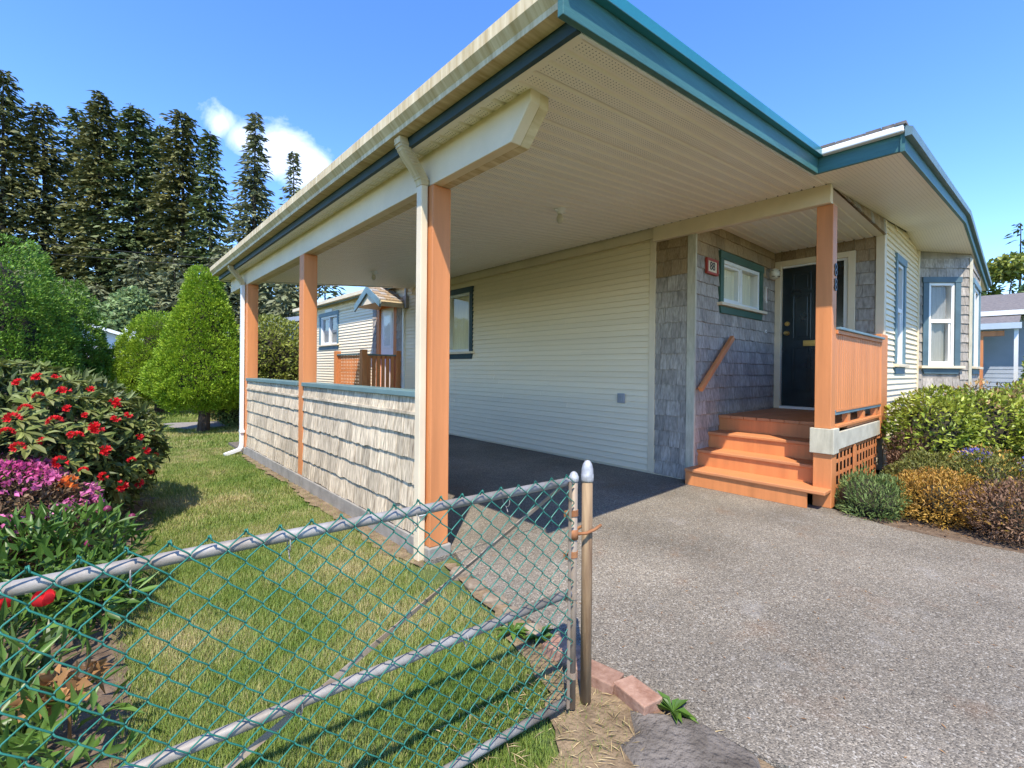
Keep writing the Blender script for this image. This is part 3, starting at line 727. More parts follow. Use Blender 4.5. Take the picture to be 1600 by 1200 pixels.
for z in (1.79, 1.925):
    k = MB(); q = f_door.p(-2.395, -0.035, z)
    k.tube([q, (q[0] - .012, q[1], z)], 0.032, 12); k.tube([(q[0] - .012, q[1], z), (q[0] - .045, q[1], z)], 0.012, 8)
    if z < 1.9: k.tube([(q[0] - .045, q[1], z), (q[0] - .06, q[1], z), (q[0] - .085, q[1], z)], [0.02, 0.03, 0.018], 12)
    k.build('knob', BRASS, d, smooth=False)
k = MB(); f_door.box(k, -2.19, -1.93, -0.035, -0.02, 1.60, 1.68); f_door.box(k, -2.165, -1.955, -0.02, -0.012, 1.62, 1.66); k.build('mail_slot', BRASS, d, bevel=0.004)
# front wall
WIN_F = (8.145, 8.64, 1.36, 2.755)
w4 = wall_backing(f_front, 7.36, 9.85, 0.0, lambda u: zs(u) + .01, [WIN_F], SIDING, HOUSE)
siding(f_front, 7.43, 9.80, 0.05, 3.29, [grow(WIN_F, .10, .10)], w4, 0.0744, None, lambda u: zs(u))
window(f_front, *WIN_F, HOUSE, TEAL_LIGHT, 0.095, 'hung', BLIND)
t = MB(); f_front.box(t, 7.335, 7.43, -0.02, 0.03, 0.02, 3.15); t.build('corner_board', CREAM, HOUSE, bevel=0.003)
t = MB(); f_door.box(t, -1.372, -1.284, 0.0, 0.03, 0.02, 2.955); t.build('corner_board', CREAM, HOUSE, bevel=0.003)
t = MB(); f_front.box(t, 9.80, 9.90, 0.0, 0.035, 0.02, 3.2); t.build('corner_board', CREAM, HOUSE, bevel=0.003)
# wedge of shingles between porch ceiling and main soffit
f_wedge = Fr((0, 1.285), 0)
wd = MB(); f_wedge.quadprism(wd, [(5.02, 2.957), (7.36, 2.957), (7.36, zs(7.36)), (5.02, zs(5.02))], -0.05, 0.0); wd = wd.build('wall', SHBROWN, HOUSE)
u = 5.25
while u < 7.3:
    w_ = random.uniform(.11, .19); h_ = min(zs(u), zs(u + w_)) - 2.957 - .004
    if h_ > .02: place(random.choice(SH_B + SH_G), 'shingle', wd, f_wedge.p(u, 0.0, 2.957), (0, 0, 0), (min(w_, 7.33 - u) - .004, 1, h_))
    u += w_
# bay
BP = [(9.85, 1.31), (10.43, 0.73), (11.9, 0.73), (12.48, 1.31)]
def facet(i, wtrim, wo, kind, rows_to):
    a, b = BP[i], BP[i + 1]; th = math.atan2(b[1] - a[1], b[0] - a[0]); ln = math.hypot(b[0] - a[0], b[1] - a[1])
    fr = Fr(a, th)
    w = wall_backing(fr, 0, ln, 0.25, lambda u: zs(fr.p(u, 0, 0)[0]) + .02, [wo], SHGREY, HOUSE)
    rws = [(0.26 + .148 * k, 0.26 + .148 * (k + 1)) for k in range(18)] + [(2.924, 3.06)]
    shingles(fr, 0.035, ln - 0.035, rws, [(wo[0] - .085, wo[1] + .085, wo[2] - .13, wo[3] + .09)], w, 0.09, 0.2, SH_G, gap=0.003)
    c = MB(); fr.box(c, ln - .035, ln + .012, -0.02, 0.022, 0.25, 3.08); c.build('corner_board', WEATHERED, HOUSE)
    window(fr, *wo, HOUSE, wtrim, 0.085, kind, BLIND)
facet(0, TRIMBLUE, (0.165, 0.565, 1.36, 2.69), 'hung', 0)
facet(1, TEAL_LIGHT, (0.16, 1.31, 1.36, 2.69), 'slider', 0)
facet(2, TEAL_LIGHT, (0.165, 0.565, 1.36, 2.69), 'hung', 0)
t = MB(); t.add([(x, y, 0.25) for x, y in BP], [(0, 1, 2, 3)]); t.build('bay_floor', WEATHERED, HOUSE)
# remaining outer walls, floor and ceiling so the inside is dark
t = MB(); Fr((0, 1.31), 0).quadprism(t, [(12.48, 0), (13.1, 0), (13.1, zs(13.1)), (12.48, zs(12.48))], -0.12, 0.0); t.build('wall', SIDING, HOUSE)
t = MB(); t.box(12.98, 13.1, 1.43, 15.38, 0.0, zs(13.1)); t.build('wall', SIDING, HOUSE)
t = MB(); Fr((0, 15.5), R(180)).quadprism(t, [(-13.1, 0), (-4.99, 0), (-4.99, zs(4.99)), (-RIDGE, zs(RIDGE)), (-13.1, zs(13.1))], -0.12, 0.0); t.build('wall', SIDING, HOUSE)
t = MB(); t.box(5.12, 12.97, 2.7, 15.37, 0.70, 0.72); t.box(7.49, 12.4, 1.44, 2.69, 0.70, 0.72); t.build('floor', DARKIN, HOUSE)
# roof
rf = MB()
y0, y1 = 0.66, 15.95
def slab(mb, xa, xb, ya, yb, lo, hi):
    mb.hexa([(xa, ya, zs(xa) + lo), (xb, ya, zs(xb) + lo), (xb, yb, zs(xb) + lo), (xa, yb, zs(xa) + lo)], [(xa, ya, zs(xa) + hi), (xb, ya, zs(xb) + hi), (xb, yb, zs(xb) + hi), (xa, yb, zs(xa) + hi)])
slab(rf, 4.455, RIDGE, y0, 8.76, 0.135, 0.165); slab(rf, 4.80, RIDGE, 8.762, y1, 0.135, 0.165); slab(rf, RIDGE, 13.25, y0, y1, 0.135, 0.165)
roof = rf.build('roof', ASPH, HOUSE)
s = MB(); slab(s, 4.515, RIDGE, 0.705, 1.284, 0.0, 0.02); s.build('soffit', SOFFIT_FINE, roof)
s = MB(); slab(s, RIDGE, 13.2, 0.705, 1.31, 0.0, 0.02); s.build('soffit', SOFFIT_FINE, roof)
s = MB(); slab(s, 4.82, 4.985, 8.76, 15.9, 0.10, 0.12); s.build('soffit', SOFFIT_FINE, roof)
s = MB(); slab(s, 4.52, 4.985, 1.262, 8.76, 0.025, 0.04); slab(s, 5.0, RIDGE, 1.32, 15.4, 0.03, 0.05); slab(s, RIDGE, 13.0, 1.32, 15.4, 0.03, 0.05); s.build('ceiling', DARKIN, roof)
s = MB(); s.box(4.485, 4.512, 0.70, 1.236, 2.888, 3.022); s.build('fascia', TEAL, roof, bevel=0.003)
s = MB(); s.box(4.80, 4.825, 8.78, 15.9, 2.98, 3.07); s.build('fascia', TEAL_LIGHT, roof)
def rake(xa, xb):
    m = MB(); m.hexa([(xa, 0.672, zs(xa) - .012), (xb, 0.672, zs(xb) - .012), (xb, 0.70, zs(xb) - .012), (xa, 0.70, zs(xa) - .012)], [(xa, 0.672, zs(xa) + .135), (xb, 0.672, zs(xb) + .135), (xb, 0.70, zs(xb) + .135), (xa, 0.70, zs(xa) + .135)]); return m
rake(4.47, RIDGE).build('fascia', TEAL, roof); rake(RIDGE, 13.2).build('fascia', TEAL, roof)
s = MB()
for xa, xb in ((4.45, RIDGE), (RIDGE, 13.24)):
    s.hexa([(xa, 0.630, zs(xa) + .09), (xb, 0.630, zs(xb) + .09), (xb, 0.671, zs(xb) + .09), (xa, 0.671, zs(xa) + .09)], [(xa, 0.625, zs(xa) + .15), (xb, 0.625, zs(xb) + .15), (xb, 0.671, zs(xb) + .17), (xa, 0.671, zs(xa) + .17)])
s.build('drip_edge', TEAL_LIGHT, roof)
s = MB(); s.box(4.425, 4.484, 0.675, 1.20, 3.012, 3.062); s.build('drip_edge', WHITE, roof, bevel=0.008)
s = MB(); s.box(4.70, 4.795, 8.76, 15.9, 3.01, 3.10); s.build('gutter', CREAM, roof)
yy = 0.66
while yy < 1.22:      # butt ends of roof shingles along the eave
    wv = random.uniform(.06, .13)
    k = MB().box(4.42 + random.uniform(0, .02), 4.62, yy, yy + wv - .006, 3.064, 3.078 + random.uniform(0, .016)); k.build('roof_shingle', ASPH, roof); yy += wv

# ------------------------------------------------------------------ carport
CARPORT = thing('carport', 'open carport with orange posts, ribbed cream ceiling and shingled half wall', 'carport', (3.3, 5.0, 0.0))
CS = 0.0889
def zc(x): return 2.635 + CS * (x - 1.616)
YB, YF = 1.27, 8.72
# ceiling: one object per vinyl panel
ln = (4.93 - 1.49) * math.sqrt(1 + CS * CS)
prof = []
for k in range(3):
    y = k * 0.1
    prof += [(y, 0.0), (y + .008, .013), (y + .020, .013), (y + .028, 0.0)]
prof += [(0.302, 0.0)]
pv = [(0, y, z) for y, z in prof] + [(ln, y, z) for y, z in prof]
npf = len(prof)
PANEL = unit_mesh('ceiling_panel', pv, [(i, npf + i, npf + i + 1, i + 1) for i in range(npf - 1)], SOFFIT)
rfm = MB()
rfm.hexa([(1.44, YB - .02, zc(1.44) + .13), (4.47, YB - .02, zc(4.47) + .13), (4.47, YF + .02, zc(4.47) + .13), (1.44, YF + .02, zc(1.44) + .13)],
         [(1.44, YB - .02, zc(1.44) + .16), (4.47, YB - .02, zc(4.47) + .16), (4.47, YF + .02, zc(4.47) + .16), (1.44, YF + .02, zc(1.44) + .16)])
croof = rfm.build('roof', TEAL_METAL, CARPORT)
ceil = MB(); ceil.hexa([(1.5, YB + .02, zc(1.5) + .03), (4.93, YB + .02, zc(4.93) + .03), (4.93, YF, zc(4.93) + .03), (1.5, YF, zc(1.5) + .03)],
                       [(1.5, YB + .02, zc(1.5) + .045), (4.93, YB + .02, zc(4.93) + .045), (4.93, YF, zc(4.93) + .045), (1.5, YF, zc(1.5) + .045)])
ceil = ceil.build('ceiling', SOFFIT_PLAIN, CARPORT)
y = YB + .002
while y < YF - .05:
    place(PANEL, 'ceiling_panel', ceil, (1.49, y, zc(1.49)), (0, -math.atan(CS), 0)); y += 0.3045
t = MB(); t.box(1.49, 1.52, YB, YF, zc(1.5) - .006, zc(1.5) + .012); t.build('edge_trim', SOFFIT_PLAIN, ceil)
t = MB(); t.hexa([(1.49, YB - .003, zc(1.49) - .008), (4.51, YB - .003, zc(4.51) - .008), (4.51, YB + .014, zc(4.51) - .008), (1.49, YB + .014, zc(1.49) - .008)],
                 [(1.49, YB - .003, zc(1.49) + .004), (4.51, YB - .003, zc(4.51) + .004), (4.51, YB + .014, zc(4.51) + .004), (1.49, YB + .014, zc(1.49) + .004)]); t.build('edge_trim', WHITE, ceil)
# fascia boards and metal edge
def sl(xa, xb, ya, yb, lo, hi):
    return MB().hexa([(xa, ya, zc(xa) + lo), (xb, ya, zc(xb) + lo), (xb, yb, zc(xb) + lo), (xa, yb, zc(xa) + lo)], [(xa, ya, zc(xa) + hi), (xb, ya, zc(xb) + hi), (xb, yb, zc(xb) + hi), (xa, yb, zc(xa) + hi)])
sl(1.345, 4.51, 1.235, 1.266, -0.004, 0.135).build('fascia', TEAL, CARPORT, bevel=0.003)
sl(1.345, 4.475, 1.195, 1.234, 0.125, 0.185).build('metal_edge', TEAL_METAL, CARPORT, bevel=0.003)
sl(1.475, 4.5, YF + .002, YF + .03, -0.004, 0.135).build('fascia', TEAL, CARPORT)
t = MB().box(1.462, 1.488, 1.268, YF, 2.618, 2.755); t.build('fascia', TEAL_DARK, CARPORT)
# K-style gutter
gp = [(1.458, 2.678), (1.458, 2.798), (1.452, 2.798), (1.452, 2.685), (1.395, 2.685), (1.392, 2.713), (1.362, 2.748), (1.362, 2.788), (1.375, 2.791), (1.375, 2.803), (1.345, 2.803), (1.345, 2.741), (1.378, 2.705), (1.380, 2.678)]
t = MB().prism(gp, 1.275, YF + .03, 'y'); gut = t.build('gutter', CREAM_DIRTY, CARPORT)
# posts
def post(y, z0=0.07):
    p = MB().box(1.616, 1.757, y, y + .141, z0, 2.42).build('post', ORANGE, CARPORT, bevel=0.006)
    MB().box(1.60, 1.775, y - .014, y + .155, -0.03, z0).build('base_block', CONC, p, bevel=0.008)
post(2.60); post(5.10, 0.10); post(7.52)
# beams
bp = [(1.70, 2.64), (1.70, 2.575), (1.845, 2.42), (8.65, 2.42), (8.65, 2.64)]
MB().prism([(a, b) for a, b in bp], 1.618, 1.685, 'x').build('beam', CREAM, CARPORT, bevel=0.004)
MB().prism([(a + .006, b + .003) for a, b in bp], 1.688, 1.755, 'x').build('beam', CREAM_DIRTY, CARPORT, bevel=0.004)
MB().box(4.925, 5.005, 1.255, 3.05, 2.762, 2.93).build('beam', CREAM, CARPORT, bevel=0.004)
# half wall with separate shingles
HWY = [(2.75, 5.098), (5.245, 7.515)]
half = MB()
for a, b in HWY: half.box(1.632, 1.742, a, b, 0.10, 1.03)
half = half.build('half_wall', WEATHERED, CARPORT)
f_half = Fr((1.632, 0), HP)
rowz = [0.105, 0.275, 0.445, 0.615, 0.775, 0.925, 1.03]
for a, b in HWY:
    shingles(f_half, -b, -a, list(zip(rowz[:-1], rowz[1:])), [], half, 0.075, 0.16, SH_W, gap=0.003, jit=0.005)
    t = MB().box(1.598, 1.776, a + .001, b - .001, 1.036, 1.075); t.build('cap', CAP, half, bevel=0.004)
    t = MB().box(1.607, 1.622, a + .003, b - .003, 0.915, 0.935); t.build('batten', SHWHITE, half)
t = MB().box(1.60, 1.76, 2.78, 5.08, -0.05, 0.10); t.box(1.60, 1.76, 5.26, 7.50, -0.05, 0.10); t.build('kerb', CONC, half, bevel=0.006)
# downspouts (outlet, elbow, straight run, kick-out)
def rect_tube(pts, w=0.052, h=0.036):
    mb = MB(); rings = []
    P_ = [Vector(p) for p in pts]
    for i, p in enumerate(P_):
        dd = (P_[min(i + 1, len(P_) - 1)] - P_[max(i - 1, 0)]).normalized()
        s = Vector((0, 1, 0)) if abs(dd.y) < .8 else Vector((1, 0, 0))
        q = dd.cross(s).normalized(); s = q.cross(dd).normalized()
        rings.append([p + a * w / 2 * s + b * h / 2 * q for a, b in ((-1, -1), (1, -1), (1, 1), (-1, 1))])
    vs = [q for r in rings for q in r]; n = len(rings)
    mb.add(vs, [(i * 4 + k, i * 4 + (k + 1) % 4, i * 4 + 4 + (k + 1) % 4, i * 4 + 4 + k) for i in range(n - 1) for k in range(4)] + [(3, 2, 1, 0), tuple((n - 1) * 4 + k for k in range(4))])
    return mb
def downspout(y, kick):
    run = [(1.582, y, 2.42)] + [(1.582, y, 0.12)]
    if kick: run += [(1.575, y, 0.07), (1.545, y - .02, 0.04), (1.36, y - .06, -0.01)]
    else: run += [(1.582, y, -0.02)]
    ds = rect_tube(run, 0.062, 0.048).build('downspout', CREAM if not kick else WHITE, CARPORT, bevel=0.004)
    el = []
    for i in range(15):
        s = i / 14; x = 1.425 + (1.582 - 1.425) * (3 * s * s - 2 * s ** 3); z = 2.675 - s * .26
        el.append((x, y, z))
    e = rect_tube(el, 0.072, 0.056)
    for i in range(2, 13):
        x, _, z = el[i]; e.box(x - .034, x + .034, y - .039, y + .039, z - .004, z + .003)
    e.build('elbow', CREAM_DIRTY, ds)
    for z in (0.28,):
        MB().box(1.555, 1.615, y - .05, y + .045, z, z + .04).build('strap', WHITE, ds, bevel=0.004)
downspout(2.675, False); downspout(7.66, True)
for y_ in np.arange(2.0, 8.6, 0.9):
    MB().box(1.352, 1.455, y_ - .012, y_ + .012, 2.786, 2.793).build('hanger', CREAM_DIRTY, gut)

# ------------------------------------------------------------------ porch
PORCH = thing('porch', 'orange painted porch with four steps, tall post and beaded railing by front door', 'porch', (5.9, 1.9, 0.0))
noses = [4.79, 5.06, 5.32]
for i, x in enumerate(noses):
    z = 0.178 * (i + 1); ya = 1.236 if i == 0 else 1.40
    MB().box(x, x + .30, ya, 2.552, z - .035, z).build('tread', ORANGE_WORN, PORCH, bevel=0.008)
    MB().box(x + .022, x + .045, 1.384 if i == 0 else 1.40, 2.55, z - .178 + (0.002 if i == 0 else 0), z - .036).build('riser', ORANGE, PORCH)
MB().box(5.602, 5.625, 1.40, 2.55, 0.536, 0.678).build('riser', ORANGE, PORCH)
yy = 1.256
for k in range(9):
    MB().box(5.58 if k == 0 else 5.58, 7.355, yy, yy + .139, 0.68, 0.714).build('deck_board', ORANGE_WORN, PORCH, bevel=0.004); yy += .1435
MB().box(5.11, 5.58, 1.385, 1.40, 0.0, 0.70).build('stringer', BARK, PORCH)  # dark material stands in for the shade seen through the lattice gaps
MB().box(4.972, 5.102, 1.243, 1.376, 0.72, 2.76).build('post', ORANGE, PORCH, bevel=0.006)
MB().box(4.968, 5.106, 1.232, 1.382, 0.0, 0.492).build('newel', ORANGE, PORCH, bevel=0.006)
MB().box(4.945, 5.125, 1.214, 1.404, 0.492, 0.72).build('post_block', WEATHERED, PORCH, bevel=0.004)
MB().box(5.126, 6.86, 1.226, 1.256, 0.517, 0.676).build('rim_board', WEATHERED, PORCH, bevel=0.003)
MB().box(5.126, 6.94, 1.228, 1.330, 0.716, 0.742).build('sill_rail', ORANGE, PORCH, bevel=0.003)
MB().box(5.104, 6.95, 1.236, 1.306, 0.838, 0.882).build('bottom_rail', TEAL_LIGHT, PORCH, bevel=0.003)
MB().box(5.104, 6.95, 1.23, 1.235, 0.868, 0.886).build('bottom_rail', ORANGE, PORCH)
for x in (5.55, 6.15, 6.75): MB().box(x, x + .09, 1.246, 1.296, 0.742, 0.838).build('block', ORANGE, PORCH)
MB().box(5.104, 6.96, 1.206, 1.316, 1.628, 1.652).build('rail_cap', TEAL_LIGHT, PORCH, bevel=0.004)
MB().box(5.104, 6.95, 1.228, 1.30, 1.592, 1.627).build('top_rail', ORANGE, PORCH)
x = 5.106
while x < 6.94:
    MB().prism([(x + .003, 1.2605), (x + .011, 1.2465), (x + .065, 1.2465), (x + .073, 1.2605), (x + .073, 1.27), (x + .003, 1.27)], 0.883, 1.592, 'z').build('bead_board', ORANGE, PORCH); x += .0757
MB().box(6.962, 7.31, 1.24, 1.345, 0.45, 1.70).build('end_post', ORANGE, PORCH, bevel=0.006)
x = 5.14
while x < 6.86:
    MB().box(x, x + .042, 1.249, 1.253, 0.0, 0.515).build('lattice_slat', ORANGE, PORCH); x += .125
for z in (0.02, 0.14, 0.26, 0.38, 0.475): MB().box(5.115, 6.86, 1.254, 1.258, z, z + .034).build('lattice_slat', ORANGE, PORCH)
MB().box(5.75, 5.80, 1.232, 1.245, 0.0, 0.515).build('lattice_post', ORANGE, PORCH)
MB().box(5.3, 6.86, 1.35, 2.5, -0.005, 0.003).build('ground_cover', SOIL, PORCH)
# porch ceiling
pln = 2.33
PP = unit_mesh('porch_ceiling_panel', [(0 if i < npf else pln, q[0], q[1]) for i, q in enumerate(prof + prof)], [(i, npf + i, npf + i + 1, i + 1) for i in range(npf - 1)], SOFFIT_PLAIN)
pc = MB().box(5.02, 7.355, 1.29, 2.555, 2.975, 2.99).build('porch_ceiling', SOFFIT_PLAIN, HOUSE)
for k in range(4): place(PP, 'ceiling_panel', pc, (5.02, 1.272 + k * .321, 2.955), (0, 0, 0), (1, 1.06, 1))

# things on the porch walls
def text_mesh(txt, size, ext, name):
    cu = bpy.data.curves.new(name, 'FONT'); cu.body = txt; cu.size = size; cu.extrude = ext; cu.align_x = 'CENTER'; cu.align_y = 'CENTER'
    o = bpy.data.objects.new(name, cu); COL.objects.link(o)
    dg = bpy.context.evaluated_depsgraph_get(); me = bpy.data.meshes.new_from_object(o.evaluated_get(dg)); bpy.data.objects.remove(o)
    return me
sign = thing('house_number_sign', 'small red framed cream plaque with black 88 on grey shingles', 'sign', (5.335, 2.535, 2.445))
f_ = MB()
for a in ((5.195, 5.475, 2.355, 2.382), (5.195, 5.475, 2.508, 2.535), (5.195, 5.222, 2.382, 2.508), (5.448, 5.475, 2.382, 2.508)): f_.box(a[0], a[1], 2.512, 2.542, a[2], a[3])
f_.build('frame', RED, sign, bevel=0.003)
MB().box(5.222, 5.448, 2.522, 2.54, 2.382, 2.508).build('plaque', CREAM, sign)
me = text_mesh('88', 0.135, 0.002, 'numerals'); me.materials.clear(); me.materials.append(BLACK)
place(me, 'numerals', sign, (5.335, 2.519, 2.447), (R(90), 0, 0))
num = thing('house_number', 'pair of black 88 numerals running down the orange porch post', 'house number', (5.037, 1.24, 2.1))
me = text_mesh('8', 0.165, 0.003, 'numeral'); me.materials.clear(); me.materials.append(BLACK)
for z in (2.165, 2.03): place(me, 'numeral', num, (5.05, 1.238, z), (R(90), 0, 0))
lamp = thing('wall_lamp', 'round dusty jelly jar lamp on shingles beside the small window', 'lamp', (7.08, 2.53, 2.6))
MB().tube([(7.08, 2.548, 2.61), (7.08, 2.51, 2.61)], 0.075, 16).build('base', PLASTICGREY, lamp)
gl = MB(); gl.tube([(7.08, 2.51, 2.61), (7.08, 2.47, 2.605), (7.08, 2.42, 2.60), (7.08, 2.395, 2.598)], [0.07, 0.082, 0.062, 0.02], 16)
LAMPG = P('frosted_lamp_glass', (0.62, 0.58, 0.48), 0.3, 0.15, 20, 0.1); gl.build('globe', LAMPG, lamp, smooth=True)
cg = MB()
for z in (2.56, 2.60, 2.64): cg.tube([(7.0, 2.47, z), (7.08, 2.39, z), (7.16, 2.47, z)], 0.004, 5)
cg.build('guard', BLACK, lamp)
th_ = thing('thermometer', 'thin white strip thermometer on shingles near the door corner', 'thermometer', (6.985, 2.535, 2.3))
MB().box(6.972, 6.998, 2.522, 2.546, 2.195, 2.42).build('strip', WHITE, th_, bevel=0.004)
MB().box(6.982, 6.988, 2.520, 2.5225, 2.22, 2.40).build('tube', RED, th_)
db = thing('doorbell', 'small white oval doorbell on shingled wall', 'doorbell', (6.99, 2.54, 1.78))
MB().tube([(6.99, 2.548, 1.80), (6.99, 2.528, 1.80)], 0.024, 14).build('plate', WHITE, db)
MB().tube([(6.99, 2.529, 1.80), (6.99, 2.524, 1.80)], 0.009, 10).build('button', PLASTICGREY, db)
hr = thing('handrail', 'slanted orange wooden handrail fixed to shingles above the steps', 'handrail', (5.0, 2.5, 1.0))
rect_tube([(5.0, 2.485, 1.03), (5.81, 2.485, 1.65)], 0.045, 0.06).build('rail', ORANGE, hr, bevel=0.008)
for x, z in ((5.12, 1.09), (5.70, 1.535)): MB().box(x - .015, x + .015, 2.49, 2.55, z - .02, z + .01).build('bracket', RUST, hr)
ob = thing('outlet_box', 'grey weatherproof outlet box on cream siding inside carport', 'outlet', (4.97, 3.49, 0.885))
MB().box(4.945, 4.975, 3.445, 3.55, 0.825, 0.945).build('box', PLASTICGREY, ob, bevel=0.006)
MB().box(4.938, 4.945, 3.475, 3.52, 0.845, 0.925).build('cover', METER, ob, bevel=0.003)
mt = thing('electric_meter', 'round glass electric meter with grey conduit on far house wall', 'meter', (4.93, 9.0, 2.6))
MB().box(4.90, 4.972, 8.92, 9.06, 2.52, 2.78).build('box', METER, mt, bevel=0.006)
MB().tube([(4.90, 8.99, 2.68), (4.83, 8.99, 2.68)], 0.065, 14).build('dial', GLASS, mt)
MB().tube([(4.935, 8.99, 2.78), (4.935, 8.99, 3.3)], 0.025, 8).build('conduit', METER, mt)
rect_tube([(4.955, 9.1, 2.6), (4.955, 9.1, 0.0)], 0.06, 0.045).build('downpipe', WHITE, mt)
for i, (x, y, lab) in enumerate(((3.342, 3.084, 'bare ceiling lamp holder over the open end of the carport'), (3.324, 7.099, 'bare ceiling lamp holder deep inside the carport'))):
    cl = thing('ceiling_lamp', lab, 'lamp', (x, y, zc(x)), 'lamp holders on the carport ceiling')
    MB().lathe([(0.055, 0.0), (0.055, -0.012), (0.03, -0.03), (0.026, -0.055)], (x, y, zc(x) + .002), 14).build('holder', WHITE, cl)
    MB().lathe([(0.02, -0.055), (0.034, -0.09), (0.034, -0.115), (0.018, -0.14), (0.004, -0.145)], (x, y, zc(x)), 12).build('bulb', LAMPG, cl, smooth=True)
    k = MB(); k.box(x - .075, x + .075, y - .006, y + .006, zc(x) - .03, zc(x) - .018); k.build('arm', WHITE, cl)
# side landing with lattice and slat panels
SP = thing('side_landing', 'orange side landing with lattice and slat panels below small hooded door', 'landing', (4.5, 9.9, 0.0))
MB().box(4.12, 4.97, 9.22, 10.75, 0.60, 0.70).build('deck', ORANGE, SP)
for x, y in ((4.08, 9.22), (4.08, 10.62), (4.85, 9.22)):
    MB().box(x, x + .12, y, y + .12, 0.0, 1.62).build('post', ORANGE, SP, bevel=0.006)
y = 9.36
while y < 10.6:
    MB().box(4.135, 4.145, y, y + .045, 0.62, 1.52).build('lattice_slat', ORANGE, SP); y += .085
z = 0.64
while z < 1.5:
    MB().box(4.147, 4.157, 9.34, 10.62, z, z + .035).build('lattice_slat', ORANGE, SP); z += .075
x = 4.215
while x < 4.84:
    MB().box(x, x + .07, 9.25, 9.275, 0.62, 1.50).build('slat', ORANGE, SP); x += .105
for z in (0.70, 1.44): MB().box(4.2, 4.85, 9.276, 9.30, z, z + .07).build('rail', ORANGE, SP)
MB().box(4.19, 4.86, 9.23, 9.32, 1.50, 1.53).build('cap', CAP, SP); MB().box(4.10, 4.19, 9.34, 10.62, 1.52, 1.55).build('cap', CAP, SP)
# ------------------------------------------------------------------ gate
GP0 = (1.300, 1.118); GU = (-0.995, 0.0998); GN = (-0.0998, -0.995)     # GN towards the drive side of the camera
def gp(s, n, z): return (GP0[0] + s * GU[0] + n * GN[0], GP0[1] + s * GU[1] + n * GN[1], z)
GL = 1.74
GATE = thing('chain_link_gate', 'green vinyl chain link gate with galvanised rails and diagonal strap', 'gate', (0.45, 1.2, 0.0))
MB().tube([gp(0, 0, 0.0), gp(0, 0, 0.835)], 0.0145, 14).build('gate_stile', RUSTY, GATE, smooth=True)
MB().lathe([(0.016, 0), (0.0175, 0.006), (0.0175, 0.020), (0.0155, 0.022), (0.013, 0.030), (0.007, 0.036), (0.001, 0.038)], gp(0, 0, 0.822), 14).build('cap', CAPMETAL, GATE, smooth=True)
MB().tube([gp(GL, 0, 0.0), gp(GL, 0, 0.835)], 0.0145, 14).build('gate_stile', RUSTY, GATE, smooth=True)
for za, zb, m_ in ((0.826, 0.808, GALV), (0.422, 0.372, GALV), (0.036, -0.012, GALV)):
    MB().tube([gp(0.015, 0, za), gp(GL * .5, 0, (za + zb) / 2), gp(GL - .015, 0, zb)], 0.0142, 14).build('rail', m_, GATE, smooth=True)
# brace strap, twisted flat bar from top corner to bottom far corner
sb = MB(); NSEG = 40; ring = []
for i in range(NSEG + 1):
    q = i / NSEG; s = 0.03 + q * 1.60; z = 0.81 - q * .80; tw_ = R(25) * math.sin(q * 7)
    a = Vector(gp(s, -0.024, z)); dn = Vector((GN[0], GN[1], 0)); dv = Vector((GU[0] * .44, GU[1] * .44, .9)).normalized()
    w_ = math.cos(tw_) * dv + math.sin(tw_) * dn
    ring += [tuple(a + w_ * .0075), tuple(a - w_ * .0075)]
sb.add(ring, [(2 * i, 2 * i + 1, 2 * i + 3, 2 * i + 2) for i in range(NSEG)]); o = sb.build('brace_strap', RUSTY, GATE)
sm = o.modifiers.new('thick', 'SOLIDIFY'); sm.thickness = 0.003
# the woven mesh: every spiral wire runs top to bottom, hooked into its neighbours
wm = MB(); a_ = 0.01768; h_ = 0.03535; nlev = 23; ztop = 0.856
nw = int((GL - 0.05) / (2 * a_))
for k in range(nw):
    s0 = 0.036 + k * 2 * a_; pts = []; wj = random.uniform(-.002, .002)
    for j in range(nlev + 1):
        sag = random.uniform(-.0012, .0012) + wj - .006 * math.sin(math.pi * (s0 % .62) / .62) * (1 - j / nlev) -0.018 * (s0 / GL) * (j / nlev)
        z = ztop - j * h_ + sag; right = (j + k) % 2 == 0
        e = 1 if right else -1; dep = 0.021
        if j == 0:
            pts += [gp(s0 + e * (a_ + .004), dep - .004 * e, z - .010), gp(s0 + e * (a_ + .0015), dep, z + .003)]
        pts += [gp(s0 + e * (a_ - .0035), dep - .0030 * e, z + .0062) if j else gp(s0 + e * a_, dep + .002 * e, z - .002),
                gp(s0 + e * (a_ + .0008), dep, z), gp(s0 + e * (a_ - .0035), dep + .0030 * e, z - .0062)]
    wm.tube(pts, 0.00195, 5, True)
wm.build('mesh', WIRE, GATE, smooth=True)
tb = MB()
tb.add([gp(0.028, .016, .02), gp(0.040, .016, .02), gp(0.040, .016, .83), gp(0.028, .016, .83)], [(0, 1, 2, 3)])
o = tb.build('tension_bar', RUSTY, GATE); sm = o.modifiers.new('thick', 'SOLIDIFY'); sm.thickness = .004
for z in (0.71, 0.56, 0.41, 0.12):
    bnd = MB(); bnd.lathe([(0.0150, -0.011), (0.0172, -0.011), (0.0172, 0.011), (0.0150, 0.011)], gp(0, 0, z), 14); p_ = gp(.03, 0, z); bnd.box(p_[0] - .010, p_[0] + .014, p_[1] - .008, p_[1] + .008, z - .011, z + .011)
    bnd.build('band', RUST if z > .5 else RUSTY, GATE)
